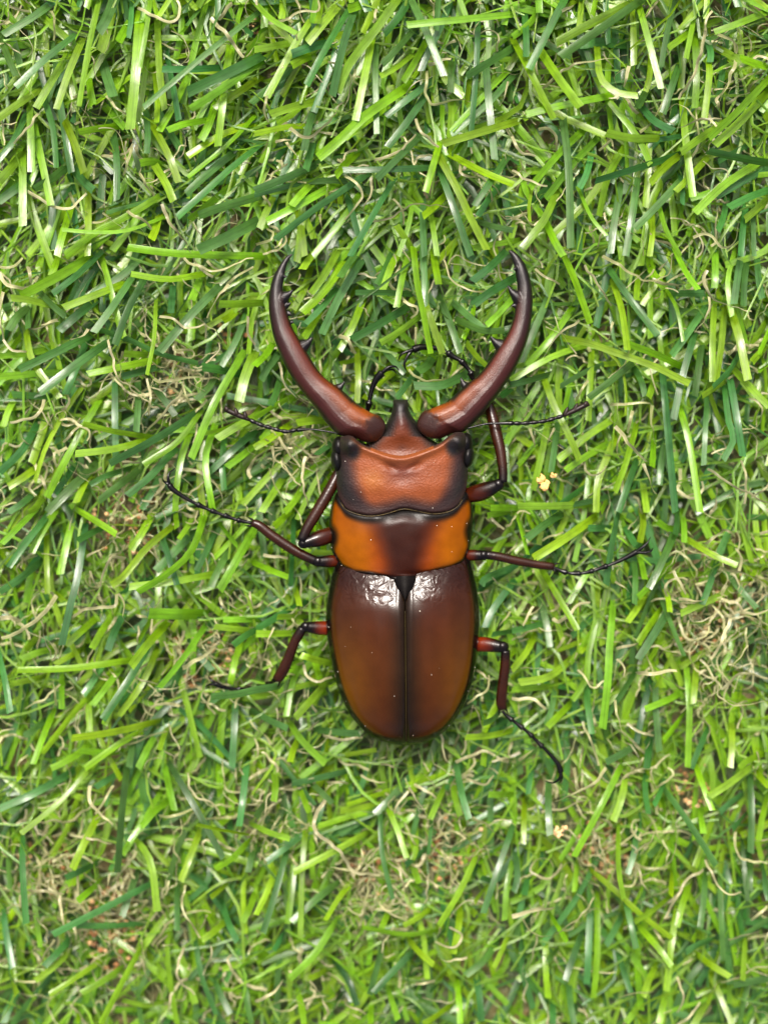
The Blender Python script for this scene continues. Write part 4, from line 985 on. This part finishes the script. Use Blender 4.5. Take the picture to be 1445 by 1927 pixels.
for j in range(cols):
    a = math.pi * j / (cols - 1)
    px = 756.5 - 123.5 * math.copysign(abs(math.cos(a)) ** 0.9, math.cos(a))
    yf, yr = smooth_table(HD_F, px), smooth_table(HD_R, px)
    u = abs(px - 756.5) / 123.5
    for i in range(rows):
        v = i / (rows - 1)
        vv = (v - 0.06) / 0.88
        low = 0.0
        if vv < 0: low, vv = -vv / 0.068, 0.0
        if vv > 1: low, vv = (vv - 1) / 0.068, 1.0
        py = yf + (yr - yf) * vv
        z = 1.80 + 0.44 * (1 - u ** 3.2) ** 0.55
        z += 0.07 * math.exp(-((py - yf - 7) / 9.0) ** 2) * (1 - u ** 4)                 # front ridge
        z -= 0.05 * math.exp(-((px - 757) / 26) ** 2 - ((py - 900) / 18) ** 2)            # shallow dent
        z -= 0.07 * math.exp(-((px - 779) / 13) ** 2 - ((py - 878 + (px - 779) * 0.35) / 6) ** 2) + 0.07 * math.exp(-((px - 736) / 13) ** 2 - ((py - 879 - (px - 736) * 0.35) / 6) ** 2)
        for sx, sy in ((656, 838), (864, 831)):
            z += 0.26 * math.exp(-((px - sx) / 17) ** 2 - ((py - sy) / 15) ** 2)         # front corners
        z -= 0.10 * (1 - sm(0, 8, (py - yf))) + 0.04 * (1 - sm(0, 5, (yr - py))) + 0.12 * sm(905, 968, py)
        z += 0.006 * mnoise.noise((px / 16.0, py / 16.0, 7.0))
        z -= low * (0.45 if v < 0.5 else 0.3)
        vs.append(P(px, py + (low * 5 if v < 0.5 else -low * 3), z)); cs.append(hd_color(px, py))
mb.add(vs, [tuple(reversed(f)) for f in grid_faces(cols, rows)], cs)
head = part(mb, "head", MAT_HEAD)
# golden fringe between head and pronotum
mb = MB()
tube(mb, [(x, y + 0.6, 2.02 + 0.12 * (1 - (abs(x - 757) / 125) ** 2), 0.9) for x, y in PR_FRONT[1:-1]], lambda t, x, y: tuple(c * (0.75 + 0.9 * mnoise.noise((x / 5.0, y / 5.0, 3))) for c in lin((112, 94, 52))), 90, 6)
part(mb, "fringe", MAT_PRONOTUM, head)
# eyes with the ledge in front of them
for sx, sgn in ((629, -1), (885, 1)):
    mb = MB()
    oy = 866 if sgn < 0 else 859
    ball(mb, sx - 5 * sgn, oy, 1.82, 11.5, 22, 24, lin((26, 25, 23)), rot=0.12 * sgn)
    part(mb, "eye", MAT_BLACK, head)
    mb = MB()
    ball(mb, sx - 8 * sgn, oy - 25, 1.84, 12.5, 20, 22, lin((24, 20, 18)))
    part(mb, "eye_ledge", MAT_BLACK, head)
# face: the sloping orange front with its dark snout
FC = [(752, 740.5, 766), (756, 739.5, 767.5), (762, 739.5, 768.5), (772, 737.5, 769.5), (783, 734, 775), (795, 728, 783.5), (806, 722, 790), (815, 714, 798), (825, 702, 810), (835, 688, 824), (846, 680, 834), (864, 682, 832)]
def fc_color(px, py, u):
    c = mx((88, 34, 16), (142, 64, 18), sm(785, 815, py))
    c = mx(c, (150, 72, 20), sm(810, 845, py) * 0.7)
    c = mx(c, (96, 44, 18), 0.6 * math.exp(-((px - 757) / 10) ** 2 - ((py - 842) / 7) ** 2))
    c = mx((26, 20, 17), c, sm(764, 794, py))
    c = mx((30, 20, 16), c, sm(0.30, 0.85, 1 - abs(u)) if py < 822 else sm(0.05, 0.55, 1 - abs(u)))
    return lin(c)
mb = MB()
rows, cols = 50, 41
vs, cs = [], []
for i in range(rows):
    py = 752 + 112 * i / (rows - 1)
    xl = smooth_table([(a, b) for a, b, c in FC], py); xr = smooth_table([(a, c) for a, b, c in FC], py)
    for j in range(cols):
        th = (math.pi + 0.8) * j / (cols - 1) - 0.4
        u = -math.copysign(abs(math.cos(th)) ** 0.9, math.cos(th))
        s = math.sin(th)
        top = smooth_table([(752, 0.05), (756, 0.20), (765, 0.30), (780, 0.34), (800, 0.37), (820, 0.34), (845, 0.26), (864, 0.30)], py)
        z = 1.62 + top * s
        z += 0.05 * math.exp(-(u / 0.30) ** 2) * sm(775, 800, py) * (1 - sm(815, 835, py))
        px = (xl + xr) / 2 + (xr - xl) / 2 * u
        vs.append(P(px, py, z)); cs.append(fc_color(px, py, u))
mb.add(vs, grid_faces(rows, cols), cs)
part(mb, "clypeus", MAT_HEAD, head)

# --- mandibles, fused from the blade, its joint and its teeth
def mandible(outer, inner, ends, ball_at, teeth, flip):
    NS, SD = 64, 28
    oo, ii = catmull(outer, NS), catmull(inner, NS)
    pair = [o_ + i_ for o_, i_ in zip(oo, ii)][:-6] + [a + b for a, b in ends]
    pair = catmull(pair, 84)
    NS = 84
    oo, ii = [p[:2] for p in pair], [p[2:] for p in pair]
    mb = MB()
    vs = []
    for k in range(NS + 1):
        f = k / NS
        cx, cy = (oo[k][0] + ii[k][0]) / 2, (oo[k][1] + ii[k][1]) / 2
        hx, hy = (oo[k][0] - ii[k][0]) / 2, (oo[k][1] - ii[k][1]) / 2
        hw = math.hypot(hx, hy) / 100
        zc = 1.84 + 0.08 * math.sin(math.pi * f) - 0.10 * (1 - f) ** 2
        hz = max(0.02, hw * (0.80 - 0.12 * sm(0.8, 0.95, f)))
        for j in range(SD):
            a = 2 * math.pi * j / SD
            ca, sa = math.cos(a), math.sin(a)
            z = hz * math.copysign(abs(sa) ** 0.9, sa)
            if sa > 0:
                z += 0.07 * hw * math.exp(-((ca - 0.3) / 0.35) ** 2) - 0.10 * hw * math.exp(-((ca + 0.05) / 0.22) ** 2) * sm(0.5, 0.8, f) * (1 - sm(0.86, 0.95, f))
            vs.append(P(cx + hx * ca, cy + hy * ca, zc + z))
    fs = grid_faces(NS + 1, SD, True)
    fs = fs if flip else [tuple(reversed(q)) for q in fs]
    n0 = len(vs); vs += [P(oo[0][0], oo[0][1], 1.74), P((oo[-1][0] + ii[-1][0]) / 2, (oo[-1][1] + ii[-1][1]) / 2, 1.84)]
    for j in range(SD):
        k = (j + 1) % SD
        fs.append((n0, k, j) if not flip else (n0, j, k))
        e = NS * SD
        fs.append((n0 + 1, e + j, e + k) if not flip else (n0 + 1, e + k, e + j))
    mb.add(vs, fs, BLACK)
    bx, by, br = ball_at
    for (ax, ay), (tx, ty), r in teeth:
        mxp = (ax + (tx - ax) * 0.6, ay + (ty - ay) * 0.55)
        dx, dy = tx - ax, ty - ay
        tube(mb, [(ax - dx * 0.35, ay - dy * 0.35, 1.84, r * 1.35), (ax + dx * 0.15, ay + dy * 0.1, 1.87, r * 1.05), (ax + dx * 0.65, ay + dy * 0.5, 1.89, r * 0.55), (tx + dx * 0.08, ty + dy * 0.08, 1.9, 1.1)], BLACK, 10, 10)
    o = part(mb, "mandible", MAT_MANDIBLE)
    fuse(o, 0.014, 2)
    me = o.data
    # pigment by place along and across the mandible
    NC = 90
    NC = 84
    oc, ic = oo, ii
    mids = np.array([[(a[0] + b[0]) / 2, (a[1] + b[1]) / 2] for a, b in zip(oc, ic)])
    half = np.array([[(a[0] - b[0]) / 2, (a[1] - b[1]) / 2] for a, b in zip(oc, ic)])
    n = len(me.vertices)
    co = np.zeros(n * 3, dtype=np.float32); me.vertices.foreach_get("co", co); co = co.reshape(-1, 3) + np.array(beetle.location)
    rel = co - np.array(CAM_LOC)
    dz = rel @ np.array(_fw)
    px = 722.5 + 100 * (rel @ np.array(RIGHT)) / dz * DIST
    py = 963.5 - 100 * (rel @ np.array(UP)) / dz * DIST
    cols_ = np.ones((n, 4), dtype=np.float32)
    for i in range(n):
        d2 = (mids[:, 0] - px[i]) ** 2 + (mids[:, 1] - py[i]) ** 2
        k = int(np.argmin(d2)); f = k / NC
        h = half[k]; hl2 = h[0] ** 2 + h[1] ** 2 + 1e-6
        s = ((px[i] - mids[k, 0]) * h[0] + (py[i] - mids[k, 1]) * h[1]) / hl2      # +1 outer, -1 inner
        c = mx((40, 22, 18), (112, 43, 20), sm(0.14, 0.42, f))
        c = mx(c, (170, 84, 15), sm(0.50, 0.90, f))
        outer_c = mx((44, 26, 24), (88, 38, 30), sm(0.15, 0.6, f))
        c = mx(c, outer_c, sm(-0.35, 0.22, s))
        c = mx(c, (26, 18, 16), 1 - sm(0.10, 0.24, f))
        c = mx(c, (24, 18, 16), sm(0.62, 0.93, abs(s)) * (1 - sm(0.9, 0.97, f)))
        # joint: dark granular knob
        kd = math.hypot(px[i] - bx, py[i] - by) / br
        c = mx((72, 40, 30), c, sm(0.70, 1.35, kd + 0.3 * mnoise.noise((px[i] / 7, py[i] / 7, 2))))
        cols_[i, :3] = lin(c)
    for nm in [a.name for a in me.attributes if a.name == "pigment"]:
        me.attributes.remove(me.attributes[nm])
    a = me.attributes.new("pigment", 'FLOAT_COLOR', 'POINT')
    a.data.foreach_set("color", cols_.ravel())
    return o
mandible(LO, LI, [((632, 815), (699, 777)), ((645, 820), (711, 780)), ((658, 822), (721, 789)), ((671, 825), (726, 804)), ((683, 831), (720, 820)), ((693, 833), (709, 830))], (712, 806, 24), [((536, 558), (550.6, 545), 9), ((541, 574), (547.5, 569), 4.5), ((544, 590), (549.5, 594), 4.5), ((549, 606), (553, 607), 3.5), ((569, 652), (587, 635), 12),
                                  ((631, 734), (648, 718), 10), ((535, 520), (540, 521), 3.5)], False)
mandible(RO, RI, [((873, 812), (806, 771)), ((860, 814), (799, 772)), ((850, 816), (790, 781)), ((841, 820), (784, 798)), ((830, 825), (789, 812)), ((818, 826), (802, 822))], (801, 798, 24), [((972, 558), (956, 538), 9.5), ((968, 575), (962, 575.5), 4.5), ((943, 651), (924, 634), 12), ((878, 730), (867, 711), 10), ((969, 506), (965, 507), 3.5)], True)

# --- antennae
def antenna(path, tips, first_club):
    mb = MB()
    n = len(path)
    sc = path[:first_club - 3]
    tube(mb, [(p[0], p[1], p[2], 1.9 if i < 3 else (2.4 if i < len(sc) - 1 else 4.6)) for i, p in enumerate(sc)], lin((20, 17, 15)), 26, 8)
    fun = catmull(path[first_club - 4:first_club + 1], 36)
    pts = [(p[0], p[1], p[2], 2.6 + 1.5 * abs(math.sin(math.pi * k / 6))) for k, p in enumerate(fun)]
    tube(mb, pts, lin((22, 18, 16)), raw=True, sides=8)
    o = part(mb, "antenna", MAT_LEG)
    mb = MB()
    club = path[first_club:]
    tube(mb, [(p[0], p[1], p[2], r) for p, r in zip(club, (3.2, 5.2, 5.0))], lin((52, 38, 32)), 12, 8)
    for (bx, by), (tx, ty) in tips:
        tube(mb, [(bx, by, 1.88, 5.0), ((bx + tx) / 2, (by + ty) / 2, 1.89, 4.0), (tx, ty, 1.89, 1.6)], lin((58, 44, 38)), 6, 8)
    part(mb, "antenna_club", MAT_BLACK, o)
antenna(ANT_L, [((462, 786), (461, 774)), ((446, 780), (443, 767.5)), ((428, 771), (424, 765))], 7)
antenna(ANT_R, [((1062, 781), (1068, 766)), ((1080, 773), (1086, 759)), ((1100, 762), (1104, 755))], 8)

# --- legs: thigh, shin, five-jointed foot, two claws
DARKLEG, SHIN, RED = lin((24, 17, 14)), lin((66, 31, 13)), lin((150, 50, 10))
def leg(key):
    q = LEGS[key]
    mb = MB()
    reddish = 0.9 if key.startswith("hind") else (0.32 if key.startswith("mid") else 0.16)
    def fcol(t, x, y):
        c = mx(lin((64, 30, 14)), RED, reddish)
        return mx(c, DARKLEG, sm(0.40, 0.85, t))
    tube(mb, q["fem"], fcol, 20, 12, 0.85)
    kx, ky, kz, kr = q["fem"][-1]
    ball(mb, kx, ky, kz, kr * 1.02, kr * 1.02, kr * 0.9, DARKLEG)
    o = part(mb, "leg", MAT_LEG)
    mb = MB()
    tube(mb, q["tib"], lambda t, x, y: mx(SHIN, DARKLEG, max(sm(0.25, 0.0, t), 0.35 * sm(0.9, 1.0, t)) if t < 1 else 0.3), 30, 10, 0.8)
    # spines along the shin and at its end
    c = catmull(q["tib"], 14)
    for k in range(3, 14):
        p, n_ = c[k], c[k - 1]
        tx, ty = p[0] - n_[0], p[1] - n_[1]; l = math.hypot(tx, ty)
        sd = 1 if k % 2 else -1
        nx, ny = -ty / l * sd, tx / l * sd
        rr = p[3]
        if k % 2 == 0 or key.startswith("front"):
            tube(mb, [(p[0] + nx * rr * 0.7, p[1] + ny * rr * 0.7, p[2], 1.6), (p[0] + nx * (rr + 3) + tx / l * 2, p[1] + ny * (rr + 3) + ty / l * 2, p[2], 0.3)], DARKLEG, 2, 6)
    e, e0 = c[-1], c[-2]
    tx, ty = e[0] - e0[0], e[1] - e0[1]; l = math.hypot(tx, ty); tx, ty = tx / l, ty / l
    for sd in (-1, 1):
        tube(mb, [(e[0] - ty * 6 * sd, e[1] + tx * 6 * sd, e[2], 2.6), (e[0] - ty * 9 * sd + tx * 12, e[1] + tx * 9 * sd + ty * 12, e[2] - 0.03, 0.3)], DARKLEG, 4, 6)
    part(mb, "tibia", MAT_LEG, o)
    mb = MB()
    tp = q["tar"]
    dense = catmull(tp, 60)
    L = len(dense) - 1
    pts = []
    for k, p in enumerate(dense):
        f = k / L
        g = f / 0.62
        if f < 0.62:
            fr = (g * 4) % 1.0
            r = 3.0 + 3.4 * fr ** 2.5
        else:
            h = (f - 0.62) / 0.38
            r = 3.0 + 3.0 * h ** 1.5
        pts.append((p[0], p[1], p[2], r))
    if key.startswith('front'): pts = [(a, b, c, r * 1.3) for a, b, c, r in pts]
    tube(mb, pts, lin((18, 15, 13)), raw=True, sides=10)
    for m_ in range(1, 5):                                         # hair pads below each joint
        k = int(L * 0.62 * m_ / 4) - 1
        p = dense[k]
        for sd in (-1, 1):
            dx, dy = dense[k + 1][0] - p[0], dense[k + 1][1] - p[1]; l = math.hypot(dx, dy) or 1
            tube(mb, [(p[0] - dy / l * 3 * sd, p[1] + dx / l * 3 * sd, p[2] - 0.02, 2.0), (p[0] - dy / l * 5.5 * sd + dx / l * 5, p[1] + dx / l * 5.5 * sd + dy / l * 5, p[2] - 0.06, 0.4)], lin((20, 16, 13)), 4, 6)
    foot = part(mb, "tarsus", MAT_LEG, o)
    for cl in q["claws"]:
        mb = MB()
        rs = [3.6, 3.2, 2.6, 1.8, 0.8]
        tube(mb, [(p[0], p[1], p[2], rs[0] + (0.7 - rs[0]) * (i / (len(cl) - 1)) ** 1.3) for i, p in enumerate(cl)], lin((14, 12, 11)), 16, 8)
        part(mb, "claw", MAT_LEG, o)
for key in LEGS:
    leg(key)

# --- underside
mb = MB()
rows, cols = 40, 24
vs, cs = [], []
for i in range(rows):
    q = i / (rows - 1)
    py = 835 + (1396 - 835) * (0.5 - 0.5 * math.cos(q * math.pi))
    if py < 930: xl, xr = 640, 872
    elif py < 1050: xl, xr = smooth_table(PR_L, py) + 5, smooth_table(PR_R, py) - 5
    else: xl, xr = smooth_table(EL_L, py) + 5, smooth_table(EL_R, py) - 5
    k = math.sin(math.pi * (0.03 + 0.94 * q)) ** 0.4
    for j in range(cols):
        a = 2 * math.pi * j / cols
        vs.append(P((xl + xr) / 2 + (xr - xl) / 2 * math.cos(a) * (0.985 if py > 930 else 0.94), py, 1.60 + (0.36 if a < math.pi else 0.38) * math.sin(a) * k)); cs.append(lin((40, 24, 18)))
fs = grid_faces(rows, cols, True)
n0 = len(vs); vs += [sum((Vector(v) for v in vs[:cols]), Vector()) / cols, sum((Vector(v) for v in vs[-cols:]), Vector()) / cols]; cs += [cs[0], cs[0]]
fs += [(n0, (j + 1) % cols, j) for j in range(cols)] + [(n0 + 1, (rows - 1) * cols + j, (rows - 1) * cols + (j + 1) % cols) for j in range(cols)]
mb.add(vs, fs, cs)
part(mb, "underside", MAT_LEG)

# specks of dust on the shell
bpy.context.view_layer.update()
deps = bpy.context.evaluated_depsgraph_get()
mb = MB()
spots = [(698, 1016), (822, 989), (850, 991), (878, 985), (850, 1038), (881, 1017), (624, 1030), (643, 1064), (694, 1085), (793, 1087), (820, 1085), (679, 926), (665, 940), (879, 882), (814, 956), (650, 868),
         (731, 1393), (687, 1366), (777, 1384), (636, 1264), (619, 1180), (893, 1256), (651, 1320), (880, 1300), (845, 1365), (700, 1228), (812, 1270), (742, 1310), (790, 1150), (660, 1180)]
spots += [(random.uniform(625, 890), random.uniform(860, 1390)) for _ in range(4)]
for k, (px, py) in enumerate(spots):
    d = (P(px, py, 1.0) - CAM_LOC).normalized()
    hit, loc, nor, idx, ob, mt = SC.ray_cast(deps, CAM_LOC, d)
    if hit and ob.parent is not None and (ob.parent == beetle or ob.parent.parent == beetle):
        lump(mb, loc, (random.uniform(0.005, 0.010) if k < 30 else random.uniform(0.003, 0.005)), lin((222, 214, 196)), k * 1.7, 0.7)
tag(mb.build("dust", MAT_CRUMB), "pale specks of dust scattered over the beetle's shell", "dust", kind="stuff")
